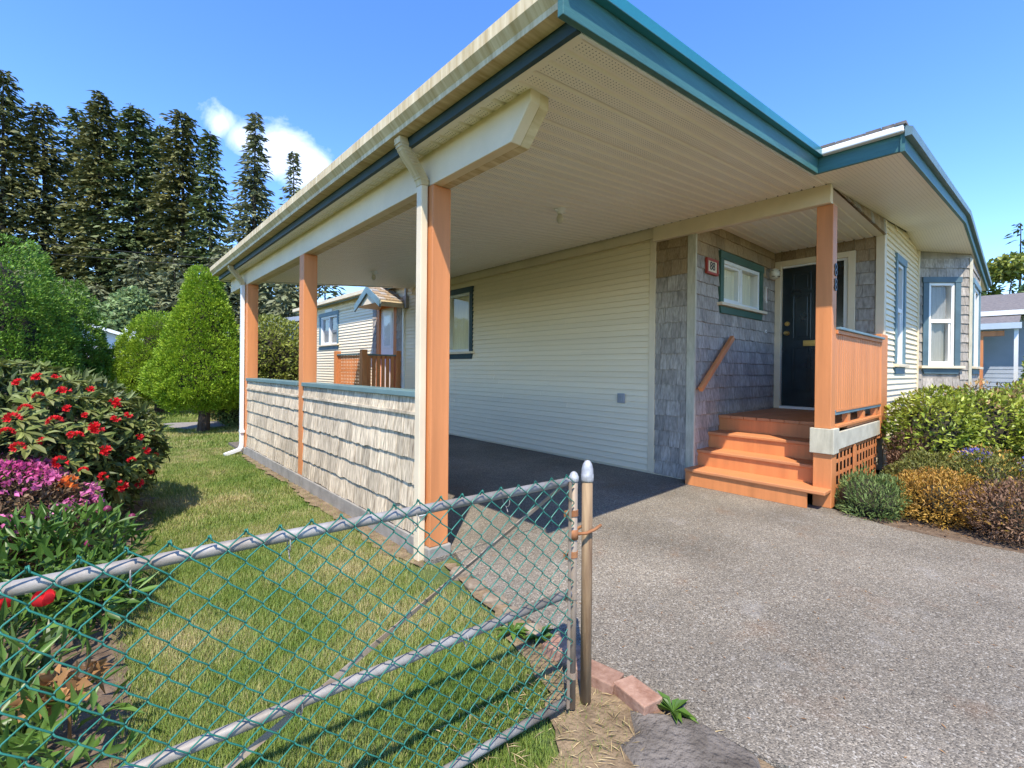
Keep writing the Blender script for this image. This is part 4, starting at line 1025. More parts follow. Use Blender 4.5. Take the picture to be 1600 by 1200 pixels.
for s, z in ((0.30, .80), (.62, .798), (.95, .796), (1.25, .794), (.45, .40), (.92, .39)):
    MB().lathe([(0.0185, -0.0016), (0.0198, 0), (0.0185, 0.0016)], (0, 0, 0), 4)
    tt = MB(); c = Vector(gp(s, 0, z)); ringp = []
    for q in range(13):
        an = 2 * math.pi * q / 12; ringp.append(tuple(c + Vector((GN[0], GN[1], 0)) * .0195 * math.cos(an) + Vector((0, 0, 1)) * .0195 * math.sin(an)))
    tt.tube(ringp, 0.0015, 5); tt.tube([ringp[9], tuple(c + Vector((GN[0] * .01, GN[1] * .01, -.035)))], 0.0015, 4); tt.build('wire_tie', GALV, GATE)
# fork latch
lt = MB(); lt.lathe([(0.0150, -0.018), (0.0180, -0.018), (0.0180, 0.018), (0.0150, 0.018)], gp(0, 0, 0.632), 14)
q0 = gp(-0.024, 0, 0.632)
for sgn in (-1, 1):
    pts = [gp(-0.014, sgn * .010, .632), gp(-0.040, sgn * .027, .634), gp(-0.080, sgn * .029, .640), gp(-0.115, sgn * .027, .65)]
    lt.tube(pts, 0.0058, 8)
lt.build('fork_latch', RUST, GATE, smooth=True)
GPOST = thing('gate_post', 'dented steel gate post with peeling cream paint and bullet cap', 'post', (1.373, 1.112, 0.0))
MB().tube([(1.373, 1.112, -0.05), (1.372, 1.112, 0.4), (1.3705, 1.113, 0.845)], 0.0202, 16).build('pipe', POSTPAINT, GPOST, smooth=True)
MB().lathe([(0.0212, -0.035), (0.0235, -0.03), (0.0235, -0.008), (0.0222, -0.006), (0.0215, 0.012), (0.017, 0.030), (0.009, 0.042), (0.001, 0.045)], (1.3705, 1.113, 0.848), 16).build('cap', CAPMETAL, GPOST, smooth=True)
hp = gp(GL + .075, 0, 0)
HPOST = thing('gate_post', 'galvanised hinge post carrying the chain link gate beside flower bed', 'post', (hp[0], hp[1], 0))
MB().tube([(hp[0], hp[1], -0.05), (hp[0], hp[1], 0.9)], 0.0275, 16).build('pipe', GALV, HPOST, smooth=True)
for z in (.15, .70): MB().box(hp[0] - .03, hp[0] + .055, hp[1] - .02, hp[1] + .02, z, z + .03).build('hinge', GALV, HPOST)

# bricks and stones edging the drive
def rock(name, x, y, z, sx, sy, sz, rz, mat, label, cat, grp, rough=.12, seed=0):
    r = random.Random(seed); mb = MB()
    vs = []
    if mat is BRICK:
        c = [(px * sx / 2 + r.uniform(-.004, .004), py * sy / 2 + r.uniform(-.004, .004), pz * sz / 2 + r.uniform(-.003, .003)) for pz in (-1, 1) for px, py in ((-1, -1), (1, -1), (1, 1), (-1, 1))]
        c = [(x + a * math.cos(rz) - b * math.sin(rz), y + a * math.sin(rz) + b * math.cos(rz), z + q) for a, b, q in c]
        o = mb.hexa(c[:4], c[4:]).build(name, mat, None, bevel=0.005); tag(o, label, cat, grp); return o
    for zz in (-.5, .1, .5):
        for k in range(8):
            an = 2 * math.pi * k / 8 + .4
            sq = max(abs(math.cos(an)), abs(math.sin(an))); f = (.5 / sq) * (1 if zz < .4 else .82) * (1 + r.uniform(-rough, rough))
            px, py = sx * f * math.cos(an), sy * f * math.sin(an)
            vs.append((x + px * math.cos(rz) - py * math.sin(rz), y + px * math.sin(rz) + py * math.cos(rz), z + sz * (zz + r.uniform(-.06, .06))))
    fs = [(i * 8 + k, i * 8 + (k + 1) % 8, (i + 1) * 8 + (k + 1) % 8, (i + 1) * 8 + k) for i in range(2) for k in range(8)] + [tuple(range(7, -1, -1)), tuple(range(16, 24))]
    mb.add(vs, fs); o = mb.build(name, mat, None, bevel=0.006); tag(o, label, cat, grp); return o
rock('edging_brick', 1.505, 1.165, 0.0, 0.095, 0.19, 0.06, R(8), BRICK, 'worn red brick set in dirt right beside the gate post', 'brick', None, .05, 1)
rock('edging_brick', 1.520, 0.985, 0.004, 0.095, 0.16, 0.065, R(-12), BRICK, 'worn red brick at the end of the drive edging, next to dandelion', 'brick', None, .05, 2)
rock('edging_brick', 1.520, 1.345, 0.004, 0.10, 0.17, 0.06, R(4), BRICK, 'half buried red brick in the drive edging behind the gate post', 'brick', None, .06, 3)
for i, (x, y, sx, sy) in enumerate(((1.545, 1.56, .11, .15), (1.575, 1.74, .12, .15), (1.60, 1.93, .11, .16), (1.63, 2.12, .12, .15), (1.66, 2.31, .13, .16))):
    rock('edging_stone', x, y, -0.008, sx * .85, sy * .85, .05, R(10 * i), STONE, ('rounded tan stone just past the half buried brick in drive edging', 'second rounded tan stone from the half buried brick', 'middle rounded tan stone of the five edging the drive', 'second rounded tan stone from the near carport post', 'rounded tan stone closest to the near carport post')[i], 'stone', 'stones edging the drive', .16, 10 + i)

# ------------------------------------------------------------------ planting helpers
def at(px, depth):
    xc = (px - 800) / 731.41
    return (_f.x * depth + math.cos(_y) * xc * depth, _f.y * depth - math.sin(_y) * xc * depth)
def zat(px, py, depth): return CAM_H - (py - (578.3 + .00988 * (px - 800))) / 731.41 * depth

def unit(v): return v / np.maximum(np.linalg.norm(v, axis=1, keepdims=True), 1e-9)
def sines(seed, n=7, k=4.0):
    r = np.random.default_rng(seed); A = r.normal(size=(n, 3)) * k; ph = r.uniform(0, 6.28, n)
    return lambda p: np.sin(p @ A.T + ph).mean(axis=1) * 1.6
def leaf_geo(pos, dirs, nrm, L, W, fold=0.18, droop=0.1):
    pos = np.asarray(pos); n = len(pos); dirs = unit(dirs); side = unit(np.cross(dirs, nrm)); up = np.cross(side, dirs)
    L = np.broadcast_to(np.asarray(L, float), (n,))[:, None]; W = np.broadcast_to(np.asarray(W, float), (n,))[:, None]
    v0 = pos; v2 = pos + dirs * L - up * L * droop
    m = pos + dirs * L * .5
    v1 = m + side * W * .5 + up * W * fold; v3 = m - side * W * .5 + up * W * fold
    V = np.stack([v0, v1, v2, v3], 1).reshape(-1, 3)
    b = np.arange(n)[:, None] * 4
    F = np.concatenate([b + [0, 1, 2], b + [0, 2, 3]], 1).reshape(-1, 3)
    return V, F
def blob(n, c, rad, seed, lump=0.16, shell=0.3, lk=3.0, zmin=None):
    r = np.random.default_rng(seed); d = unit(r.normal(size=(n, 3))); f = 1 + lump * sines(seed, 8, lk)(d) + lump * .5 * sines(seed + 1, 8, lk * 2.5)(d)
    rr = f * (1 - shell * r.random(n) ** 2.0)
    P_ = np.array(c) + d * np.array(rad) * rr[:, None]; N_ = unit(d / np.array(rad))
    if zmin is not None:
        k = P_[:, 2] > zmin; P_, N_ = P_[k], N_[k]
    return P_, N_
def foliage(name, parts, L, W, mat, parent, seed, out=1.0, upb=0.35, jit=0.7, fold=.18, droop=.1, is_stuff=True):
    r = np.random.default_rng(seed); P_ = np.concatenate([p for p, _ in parts]); N_ = np.concatenate([q for _, q in parts]); n = len(P_)
    d = N_ * out + np.array([0, 0, upb]) + r.normal(size=(n, 3)) * jit
    nr = N_ * .8 + np.array([0, 0, .6]) + r.normal(size=(n, 3)) * .4
    V, F = leaf_geo(P_, d, nr, L * r.uniform(.65, 1.3, n), W * r.uniform(.7, 1.25, n), fold, droop)
    o = np_obj(name, V, F, mat, parent)
    if is_stuff: stuff(o)
    return o
DARK_CORE = P('dark_core', (0.02, 0.017, 0.01), 0.95, 0.4, 8, 0.8, 20, col2=(0.05, 0.045, 0.025), bdist=0.03)  # near-black filling of the solid cores inside shrubs and spruces
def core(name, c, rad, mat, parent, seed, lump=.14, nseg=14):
    """solid dark lump added inside a shrub to block see-through, not separate branches"""
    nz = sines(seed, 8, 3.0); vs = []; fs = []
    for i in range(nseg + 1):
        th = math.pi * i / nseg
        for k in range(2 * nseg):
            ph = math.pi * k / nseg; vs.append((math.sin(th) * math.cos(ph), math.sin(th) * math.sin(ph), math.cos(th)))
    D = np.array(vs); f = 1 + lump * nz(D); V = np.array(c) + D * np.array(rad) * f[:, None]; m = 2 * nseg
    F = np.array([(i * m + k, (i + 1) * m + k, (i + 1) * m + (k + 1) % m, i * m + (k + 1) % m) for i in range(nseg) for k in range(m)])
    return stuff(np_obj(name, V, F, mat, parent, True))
def stems(name, c, rad, n, mat, parent, seed, r0=.012, base=None):
    r = random.Random(seed); mb = MB()
    for _ in range(n):
        a, e = r.uniform(0, 6.28), r.uniform(.2, 1.0)
        b0 = (c[0] + .1 * rad[0] * math.cos(a), c[1] + .1 * rad[1] * math.sin(a), -0.05 if base is None else base)
        tip = (c[0] + rad[0] * .8 * math.cos(a) * (1.1 - e * .6), c[1] + rad[1] * .8 * math.sin(a) * (1.1 - e * .6), c[2] + rad[2] * (e * 1.3 - .5))
        mid = tuple((p + q) / 2 + r.uniform(-.05, .05) for p, q in zip(b0, tip)); mb.tube([b0, mid, tip], [r0, r0 * .7, r0 * .35], 5)
    return mb.build(name, mat, parent)

# whorl of rhododendron leaves and a flower truss, shared by all copies
def whorl_mesh(name, n, L, W, mat, seed, tilt=0.25):
    r = np.random.default_rng(seed); an = np.arange(n) * 2 * math.pi / n + r.uniform(-.2, .2, n)
    d = np.stack([np.cos(an), np.sin(an), r.uniform(-.15, tilt + .25, n)], 1); nr = np.tile([0, 0, 1.0], (n, 1)) + r.normal(size=(n, 3)) * .15
    vs = []; fs = []
    for i in range(n):
        dd = d[i] / np.linalg.norm(d[i]); s = np.cross(dd, nr[i]); s /= np.linalg.norm(s); up = np.cross(s, dd); l = L * r.uniform(.75, 1.15); w = W * r.uniform(.8, 1.15); b = len(vs)
        vs += [dd * l * .06, dd * l * .4 + s * w * .5 + up * w * .14, dd * l * .75 + s * w * .38 + up * w * .1, dd * l - up * l * .10, dd * l * .75 - s * w * .38 + up * w * .1, dd * l * .4 - s * w * .5 + up * w * .14, dd * l * .42]
        fs += [(b, b + 1, b + 6), (b + 1, b + 2, b + 6), (b + 2, b + 3, b + 6), (b + 3, b + 4, b + 6), (b + 4, b + 5, b + 6), (b + 5, b, b + 6)]
    return unit_mesh(name, [tuple(map(float, v)) for v in vs], fs, mat)
def truss_mesh(name, n, rad, mat, seed):
    r = np.random.default_rng(seed); d = unit(np.stack([r.normal(size=n), r.normal(size=n), np.abs(r.normal(size=n)) * .9], 1)); vs = []; fs = []
    for i in range(n):
        c = d[i] * rad * .45; a = np.cross(d[i], [0.3, .2, .9]); a /= np.linalg.norm(a); b_ = np.cross(d[i], a)
        o = len(vs); vs.append(c)
        for k in range(5):
            an = 2 * math.pi * k / 5; an2 = an + .63
            vs.append(c + d[i] * rad * .5 + (a * math.cos(an) + b_ * math.sin(an)) * rad * .42)
            vs.append(c + d[i] * rad * .36 + (a * math.cos(an2) + b_ * math.sin(an2)) * rad * .26)
        fs += [(o, o + 1 + k, o + 1 + (k + 1) % 10) for k in range(10)]
    return unit_mesh(name, [tuple(map(float, v)) for v in vs], fs, mat)
WHORLS = [whorl_mesh('leaf_whorl', n, .108, .035, L_RHODO, 40 + n) for n in (7, 8, 9)]
TRUSS = [truss_mesh('flower', 9, .062, F_RED, 60 + i) for i in range(3)]
def ray(px, py):
    u = (px - 800) / 731.41; v = (py - 580.97) / 731.41
    dd = _f + _rt2 * u - _up2 * v
    return np.array(dd)
def hit_ell(px, py, c, rad):
    """first point where the sight line through a photo pixel meets the shrub's surface"""
    d = ray(px, py) / np.array(rad); o = (np.array([0, 0, CAM_H]) - np.array(c)) / np.array(rad)
    A, B, C_ = d @ d, 2 * d @ o, o @ o - 1; q = B * B - 4 * A * C_
    if q < 0: return None
    t = (-B - math.sqrt(q)) / (2 * A); return np.array([0, 0, CAM_H]) + t * ray(px, py)
def face_rot(nv):
    return Vector(nv).to_track_quat('Z', 'Y').to_euler()

# ------------------------------------------------------------------ left garden
RH = thing('rhododendron', 'large rhododendron bush with red flower trusses and long leaves', 'shrub', (-0.55, 5.2, 0))
rc, rr_ = (-0.58, 5.25, 0.52), (0.98, 1.25, 0.72)
core('branches', (rc[0], rc[1], .48), (rr_[0] * .74, rr_[1] * .74, rr_[2] * .78), DARK_CORE, RH, 5)
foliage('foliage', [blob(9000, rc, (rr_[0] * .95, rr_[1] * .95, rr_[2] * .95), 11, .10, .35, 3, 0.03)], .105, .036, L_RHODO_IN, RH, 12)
wp, wn = blob(900, rc, rr_, 21, .08, .05, 3, 0.12)
keep = [i for i in range(len(wp)) if (wp[i] - np.array(rc)) @ (np.array([0, 0, 1.2]) - np.array(rc)) > -0.3][:285]
for i in keep:
    n_ = wn[i] * .8 + np.array([0, 0, .55]) + rng.normal(size=3) * .18
    o = place(random.choice(WHORLS), 'leaf_whorl', RH, tuple(wp[i]), face_rot(n_), (random.uniform(.8, 1.2),) * 3)
for px, py in ((10, 678), (88, 590), (60, 592), (106, 640), (133, 650), (148, 668), (180, 630), (184, 636), (148, 672), (180, 656), (120, 683), (86, 660), (236, 672), (228, 705), (242, 713), (233, 735), (93, 723), (190, 760), (232, 782), (142, 610), (30, 600), (150, 672), (218, 684), (112, 680), (40, 640), (66, 690), (20, 655), (165, 705), (205, 720), (60, 620), (200, 650), (130, 735), (160, 745), (215, 755), (28, 700), (100, 612)):
    q = hit_ell(px, py, rc, (rr_[0] * 1.03, rr_[1] * 1.03, rr_[2] * 1.03))
    if q is None: continue
    n_ = (q - np.array(rc)) / np.array(rr_) ** 2; n_ = n_ / np.linalg.norm(n_) + np.array([0, 0, .5])
    place(random.choice(TRUSS), 'flower', RH, tuple(q), face_rot(n_), (random.uniform(.45, .8),) * 3)
AZ = thing('azalea', 'low azalea covered in magenta blossom in front of red rhododendron', 'shrub', (-0.3, 4.1, 0))
ac, ar = (-0.50, 4.05, 0.34), (0.47, 0.42, 0.32)
core('branches', ac, (.36, .33, .25), DARK_CORE, AZ, 7); stems('stem', ac, ar, 7, BARK, AZ, 3)
foliage('foliage', [blob(11000, ac, ar, 31, .14, .3, 3.5, .05)], .04, .017, L_AZ, AZ, 32)
bpz, bnz = blob(7000, ac, (ar[0] * 1.04, ar[1] * 1.04, ar[2] * 1.06), 33, .14, .06, 3.5, .30)
msk = (sines(77, 6, 6)(bnz) > -.25); foliage('blossom', [(bpz[msk], bnz[msk])], .027, .024, F_MAG, AZ, 34, 1.0, .5, .9)
q = hit_ell(108, 757, ac, ar); q = q if q is not None else np.array((.02, 3.8, .6))
of = truss_mesh('orange_flower', 7, .06, F_ORANGE, 91)
OFL = thing('azalea', 'single orange azalea blossom on a thin stem between magenta and red shrubs', 'flower', (float(q[0]), float(q[1]), 0))
place(of, 'flower', OFL, tuple(q), face_rot((-.2, -1, .6))); MB().tube([(q[0], q[1] + .04, 0), tuple(q)], 0.004, 5).build('stem', L_AZ, OFL)
PE = thing('peony', 'leafy peony clump with dark buds below the magenta azalea', 'plant', (-0.2, 3.3, 0))
foliage('foliage', [blob(1100, (-.2, 3.3, .22), (.42, .40, .24), 41, .15, .6, 3, .02), blob(400, (-.02, 3.05, .14), (.18, .3, .14), 43, .15, .6, 3, .02)], .10, .026, L_PEONY, PE, 42, .7, .25, .5)
stems('stem', (-.2, 3.3, .22), (.4, .38, .22), 10, L_PEONY, PE, 8, .006)
for x, y, z in ((0.05, 3.25, .47), (-.02, 3.02, .37), (.16, 3.45, .36)):
    b_ = MB().lathe([(.002, -.015), (.016, -.006), (.019, .006), (.012, .017), (.002, .022)], (x, y, z), 8).build('bud', leafmat('bud_%d' % int(z * 100), (.16, .02, .06), (.24, .03, .09)), PE, smooth=True)
    MB().tube([(x, y, .02), (x, y, z - .01)], .004, 5).build('stem', L_PEONY, PE)
def strap_clump(name, label, c, n, ln_, seed, mat=L_STRAP, w=.016, spread=1.0, cat='plant'):
    t_ = thing(name, label, cat, (c[0], c[1], 0)); r = np.random.default_rng(seed); V = []; F = []
    for i in range(n):
        a = r.uniform(0, 6.28); lean = r.uniform(.15, 1.0) * spread; l = ln_ * r.uniform(.6, 1.15); b = np.array([c[0] + r.normal() * .05, c[1] + r.normal() * .05, 0.0]); dirh = np.array([math.cos(a), math.sin(a), 0]); sd = np.array([-math.sin(a), math.cos(a), 0]) * w * r.uniform(.7, 1.3)
        o = len(V)
        for k in range(6):
            s = k / 5; p = b + dirh * l * lean * .75 * s ** 1.5 + np.array([0, 0, l * (s * (1.1 - .35 * lean) - .45 * lean * s ** 2.6)]); ww = (1 - s ** 2.2) * .5 + .02
            V += [p + sd * ww, p - sd * ww + np.array([0, 0, .002])]
        F += [(o + 2 * k, o + 2 * k + 1, o + 2 * k + 3, o + 2 * k + 2) for k in range(5)]
    stuff(np_obj('leaves', np.array(V), np.array(F), mat, t_, True)); return t_
strap_clump('daylily', 'broad strap leaved clump behind gate with red tulip above it', (-0.24, 2.55), 45, .27, 51, w=.022)
strap_clump('daylily', 'strap leaved clump behind gate beside the withered flower', (-0.20, 2.15), 45, .22, 52, w=.018)
strap_clump('daylily', 'low strap leaved clump in the bed corner close behind gate', (-0.24, 1.74), 45, .18, 53, w=.016)
PL = thing('lily_plant', 'leafy green lily stems crowding the bed behind the gate mesh', 'plant', (-.25, 2.2, 0))
foliage('foliage', [blob(260, (-.28, 2.25, .12), (.26, .6, .14), 45, .2, .7, 3, .01), blob(120, (-.06, 1.85, .10), (.13, .35, .12), 46, .2, .7, 3, .01)], .10, .024, L_PEONY, PL, 47, .6, .5, .6)
for i, (px, py, dp, lab) in enumerate(((70, 937, 1.95, 'open red tulip standing clear above strap leaves'), (4, 944, 1.95, 'second red tulip, cut by gate rail, near bed edge'))):
    x, y = at(px, dp); z = zat(px, py, dp); t_ = thing('tulip', lab, 'flower', (x, y, 0), None)
    pm = MB(); 
    for k in range(6):
        an = 2 * math.pi * k / 6; c_, s_ = math.cos(an), math.sin(an)
        def pt(r_, zz, w_): return [(x + r_ * c_ - w_ * s_, y + r_ * s_ + w_ * c_, z + zz), (x + r_ * c_ + w_ * s_, y + r_ * s_ - w_ * c_, z + zz)]
        vs = pt(.005, -.028, .006) + pt(.028, -.014, .02) + pt(.036, .01, .022) + pt(.030, .030, .008)
        pm.add(vs, [(0, 1, 3, 2), (2, 3, 5, 4), (4, 5, 7, 6)])
    pm.build('petals', F_RED, t_, smooth=True); MB().tube([(x, y, 0), (x + .005, y, z * .5), (x, y, z - .026)], .0045, 6).build('stem', L_PEONY, t_)
    leaf_ = MB(); leaf_.add([(x, y, .02), (x + .05, y - .03, .14), (x + .09, y - .05, .2), (x + .03, y - .045, .13)], [(0, 1, 2, 3)]); leaf_.build('leaf', L_STRAP, t_)
x, y = at(112, 1.5); zw = zat(112, 1070, 1.5)
WF = thing('withered_flower', 'brown withered flower head drooping behind the gate mesh', 'flower', (x, y, 0))
foliage('petals', [blob(60, (x, y, zw), (.07, .05, .035), 55, .2, .6, 3)], .055, .03, F_DEAD, WF, 56, .6, -.2, .8)
foliage('petals', [blob(40, (x - .07, y + .05, zw - .03), (.04, .04, .03), 57, .2, .6, 3)], .05, .028, F_DEAD, WF, 58, .6, -.3, .8)
MB().tube([(x, y + .02, 0), (x, y, zw)], .005, 5).build('stem', F_DEAD, WF)
# dandelions at the drive's edge
for x, y, lab in ((1.555, 0.86, 'flat dandelion rosette growing by the last edging brick'), (1.52, 1.50, 'dandelion rosette in gravel behind chain link gate'), (1.46, 1.62, 'small dandelion leaves beside edging stones')):
    dn = thing('dandelion', lab, 'weed', (x, y, 0)); r = np.random.default_rng(int(x * 1000 + y * 100)); n = 16; an = r.uniform(0, 6.28, n)
    V, F = leaf_geo(np.tile([x, y, .005], (n, 1)), np.stack([np.cos(an), np.sin(an), r.uniform(.1, .7, n)], 1), np.tile([0, 0, 1.0], (n, 1)), r.uniform(.05, .10, n), .028, .2, .3)
    np_obj('leaves', V, F, L_PEONY, dn)

# ------------------------------------------------------------------ conical spruces
def spruce(x, y, h, rad, crown0, mat, label, seed, n=15000, L=.085, trunk_r=.10, pw=.62):
    t_ = thing('dwarf_spruce', label, 'tree', (x, y, 0), 'clipped conical spruces on the lawn')
    MB().tube([(x, y, -.1), (x + .02, y, crown0 * .6), (x, y, h * .6)], [trunk_r * 1.15, trunk_r, trunk_r * .4], 10).build('trunk', BARK, t_, smooth=True)
    r = np.random.default_rng(seed)
    def surf(n_, inner):
        u = r.random(n_); tt = 1 - np.sqrt(1 - u * .985); th = r.uniform(0, 2 * math.pi, n_)
        ns1, ns2 = sines(seed, 9, 2.6), sines(seed + 3, 9, 7.0)
        q = np.stack([np.cos(th), np.sin(th), tt * 2.5], 1)
        rad_ = rad * np.minimum(1.0, (tt + .06) * 5) ** .6 * (1 - tt) ** pw * (1 + .17 * ns1(q) + .14 * ns2(q)) * inner
        z = crown0 + (h - crown0) * tt + .05 * ns2(q * 1.3)
        return np.stack([x + rad_ * np.cos(th), y + rad_ * np.sin(th), z], 1), unit(np.stack([np.cos(th), np.sin(th), np.full(n_, .45)], 1))
    nc = int(n / 34); C1, CN = surf(nc, 1 - .10 * r.random(nc)); k = r.integers(0, nc, n)
    off = unit(r.normal(size=(n, 3))); off = np.where(((off * CN[k]).sum(1) < -.2)[:, None], -off, off)
    cr = .085 * (rad / .8) ** .7 * r.uniform(.7, 1.35, nc)[k]
    P1 = (C1[k] + off * (cr * (1 - .4 * r.random(n) ** 2))[:, None] * np.array([1, 1, .75]), unit(off * .9 + CN[k] * .6))
    P2 = surf(int(n * .25), .80 - .2 * r.random(int(n * .25)))
    o = foliage('crown', [P1, P2], L, L * .42, mat, t_, seed + 5, 1.2, .4, .35, .1, .05, False)
    # solid dark core added inside the crown to block see-through
    m = 24; lv = 10; vs = []
    for i in range(lv + 1):
        tt = i / lv; rr = rad * .60 * min(1, (tt + .05) * 4) ** .6 * max(0, 1 - tt) ** pw
        vs += [(x + rr * math.cos(2 * math.pi * k / m), y + rr * math.sin(2 * math.pi * k / m), crown0 + .10 + (h * .80 - crown0) * tt) for k in range(m)]
    F = [(i * m + k, i * m + (k + 1) % m, (i + 1) * m + (k + 1) % m, (i + 1) * m + k) for i in range(lv) for k in range(m)] + [tuple(range(m - 1, -1, -1))]
    mesh_obj('inner_core', vs, F, DARK_CORE, t_)
spruce(1.56, 10.76, 3.50, .96, .42, L_SPRUCE, 'bright green cone shaped spruce beside the carport with bare trunk base', 101, 52000, .05, .10, .92)
spruce(1.26, 15.4, 2.95, 1.30, .45, L_SPRUCE, 'rounded bright green spruce standing behind the cone shaped one', 102, 46000, .055, .12, .66)
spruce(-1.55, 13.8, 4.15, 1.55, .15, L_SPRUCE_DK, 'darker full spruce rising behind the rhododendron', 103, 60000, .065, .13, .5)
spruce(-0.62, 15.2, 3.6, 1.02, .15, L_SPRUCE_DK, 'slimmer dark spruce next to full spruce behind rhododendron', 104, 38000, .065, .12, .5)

# ------------------------------------------------------------------ tall background trees
def conifer(px, py_top, depth, rad, mat, label, seed, name='fir_tree', dens=1.0, droop=.35, leaf=.62, crown_lo=.04, taper=.75, cat='tree', group='tall firs behind the gardens', lenvar=.5, leafw=.34, step_=.42):
    x, y = at(px, depth); h = zat(px, py_top, depth)
    t_ = thing(name, label, cat, (x, y, 0), group)
    r = np.random.default_rng(seed)
    MB().tube([(x, y, -.3), (x + r.normal() * .2, y, h * .5), (x, y, h * .985)], [h * .013, h * .008, .02], 7).build('trunk', FARBARK, t_)
    pos = []; dr = []; step = step_
    z = h * crown_lo
    while z < h * .99:
        t = z / h; nb = int(r.integers(4, 7) * dens) + 1
        env = rad * min(1, (t + .12) * 3.2) * (1 - t) ** taper + .12
        for _ in range(nb):
            a = r.uniform(0, 2 * math.pi); l = env * r.uniform(1 - lenvar, 1.12)
            k = max(3, int(l / .15)); s = np.linspace(.12, 1, k) + r.normal(size=k) * .03
            px_ = x + np.cos(a) * l * s; py_ = y + np.sin(a) * l * s; pz = z + r.uniform(-.25, .45) * l * s - droop * l * s ** 1.9 + r.normal(size=k) * .06
            pos.append(np.stack([px_, py_, pz], 1)); side = r.choice([-1, 1], k) * r.uniform(.3, 1.1, k)
            dd = np.stack([np.cos(a) - np.sin(a) * side, np.sin(a) + np.cos(a) * side, r.uniform(-.75, .15, k)], 1); dr.append(dd)
        z += step * r.uniform(.55, 1.3)
    P_ = np.concatenate(pos); D_ = np.concatenate(dr); n = len(P_)
    V, F = leaf_geo(P_, D_, np.tile([0, 0, 1.0], (n, 1)) + r.normal(size=(n, 3)) * .5, leaf * r.uniform(.6, 1.3, n), leaf * leafw * r.uniform(.7, 1.4, n), .1, .12)
    np_obj('crown', V, F, mat, t_)
    return t_
FIRS = [(2, 105, 40, 3.2, L_FIR_BR, 'tall fir at the open end of the tree row, cut by picture edge'),
        (62, 160, 42, 4.0, L_FIR_BR, 'broad brownish fir tipped with a narrow crown, first full tree of row'),
        (118, 165, 45, 3.7, L_FIR, 'dark fir squeezed between two taller brownish firs'),
        (155, 143, 42, 3.5, L_FIR_BR, 'tallest brownish fir of the middle row with pointed top'),
        (209, 168, 43, 3.9, L_FIR, 'dark ragged fir with blunt bushy top in mid row'),
        (247, 188, 46, 3.6, L_FIR, 'narrow dark fir half hidden behind bushy neighbours'),
        (282, 174, 43, 3.8, L_FIR_BR, 'wide bushy fir beside the gap where sky shows'),
        (326, 203, 42, 2.9, L_FIR, 'slender fir with bare lower trunk at end of dense row')]
for i, (px, py, dp, rd, m_, lab) in enumerate(FIRS): conifer(px, py, dp, rd, m_, lab, 200 + i, taper=(.5, .38, .6, .45, .34, .55, .4, .62)[i], dens=(1.9, 2.1, 1.8, 2.2, 2.2, 1.8, 2.1, 1.7)[i], droop=(.4, .55, .3, .5, .35, .6, .45, .3)[i], leaf=.58, lenvar=.72, leafw=.4, step_=.34)
conifer(396, 175, 38, 3.3, L_CEDAR, 'freestanding spire shaped fir with sparse layered branches', 220, taper=.9, dens=2.2, droop=.3, lenvar=.4, leaf=.6, step_=.36)
conifer(456, 234, 52, 3.0, L_CEDAR, 'pale thin topped fir standing just left of the carport gutter', 221, taper=.85, dens=1.4, droop=.15)
for i, (px, py, dp, rd, lab) in enumerate(((40, 420, 33, 2.6, 'low grey green cedar at the foot of the brownish firs'), (215, 395, 36, 2.6, 'grey green cedar below dark ragged fir'), (270, 400, 34, 2.4, 'drooping cedar filling under the wide bushy fir'), (350, 380, 36, 2.6, 'shaggy cedar at the foot of the spire shaped fir'), (300, 430, 30, 2.2, 'smaller cedar in front of the fir row gap'),
                                            (425, 395, 34, 3.4, 'drooping cedar seen between the two far carport posts'), (505, 400, 33, 3.0, 'drooping cedar seen past the middle carport post'), (455, 420, 30, 2.6, 'feathery cedar rising over pale blue home'), (612, 425, 40, 2.6, 'cedar top showing above the small door hood'), (150, 440, 38, 2.4, 'dim cedar under the tallest brownish fir'), (100, 430, 37, 2.6, 'dim cedar under the dark squeezed fir'))):
    conifer(px, py, dp, rd, L_CEDAR, lab, 230 + i, 'cedar_tree', 1.9, .5, .6, .02, .5, 'tree', 'cedars below the firs')
def broadleaf(px, py_top, depth, rad, mat, label, seed, n=5000, L=.3, zc_=None, name='deciduous_tree'):
    x, y = at(px, depth); h = zat(px, py_top, depth); t_ = thing(name, label, 'tree', (x, y, 0))
    r = random.Random(seed); mb = MB(); mb.tube([(x, y, -.2), (x, y, h * .35), (x + .1, y, h * .6)], [.2, .15, .08], 8)
    parts = []
    for k in range(9):
        a = r.uniform(0, 6.28); q = r.uniform(.2, .75); c = (x + math.cos(a) * rad * q, y + math.sin(a) * rad * q, h * r.uniform(.45, .88)); mb.tube([(x, y, h * .35), ((x + c[0]) / 2, (y + c[1]) / 2, h * .5), c], [.07, .045, .02], 5)
        b = rad * r.uniform(.3, .5); parts.append(blob(n // 9, c, (b, b, b * .7), seed + k, .25, .7, 3))
    mb.build('trunk', BARK, t_); foliage('crown', parts, L, L * .6, mat, t_, seed + 20, .6, .1, .9, is_stuff=False); return t_
broadleaf(155, 442, 30, 2.6, L_DECID, 'pale green spring leafed tree behind the white neighbour house', 300, 6000, .3)
broadleaf(1560, 382, 26, 2.4, L_LIME, 'light green leafy tree beyond the grey blue neighbour house', 301, 5000, .3)
broadleaf(1600, 425, 24, 1.8, L_DECID, 'paler leafy tree under the half bare conifer', 302, 3500, .28)
conifer(1592, 345, 32, 3.2, L_FIR, 'half bare conifer with thin layered branches beyond neighbour roof', 303, taper=.8, dens=.5, droop=.15, group=None, lenvar=.3, leaf=.45)

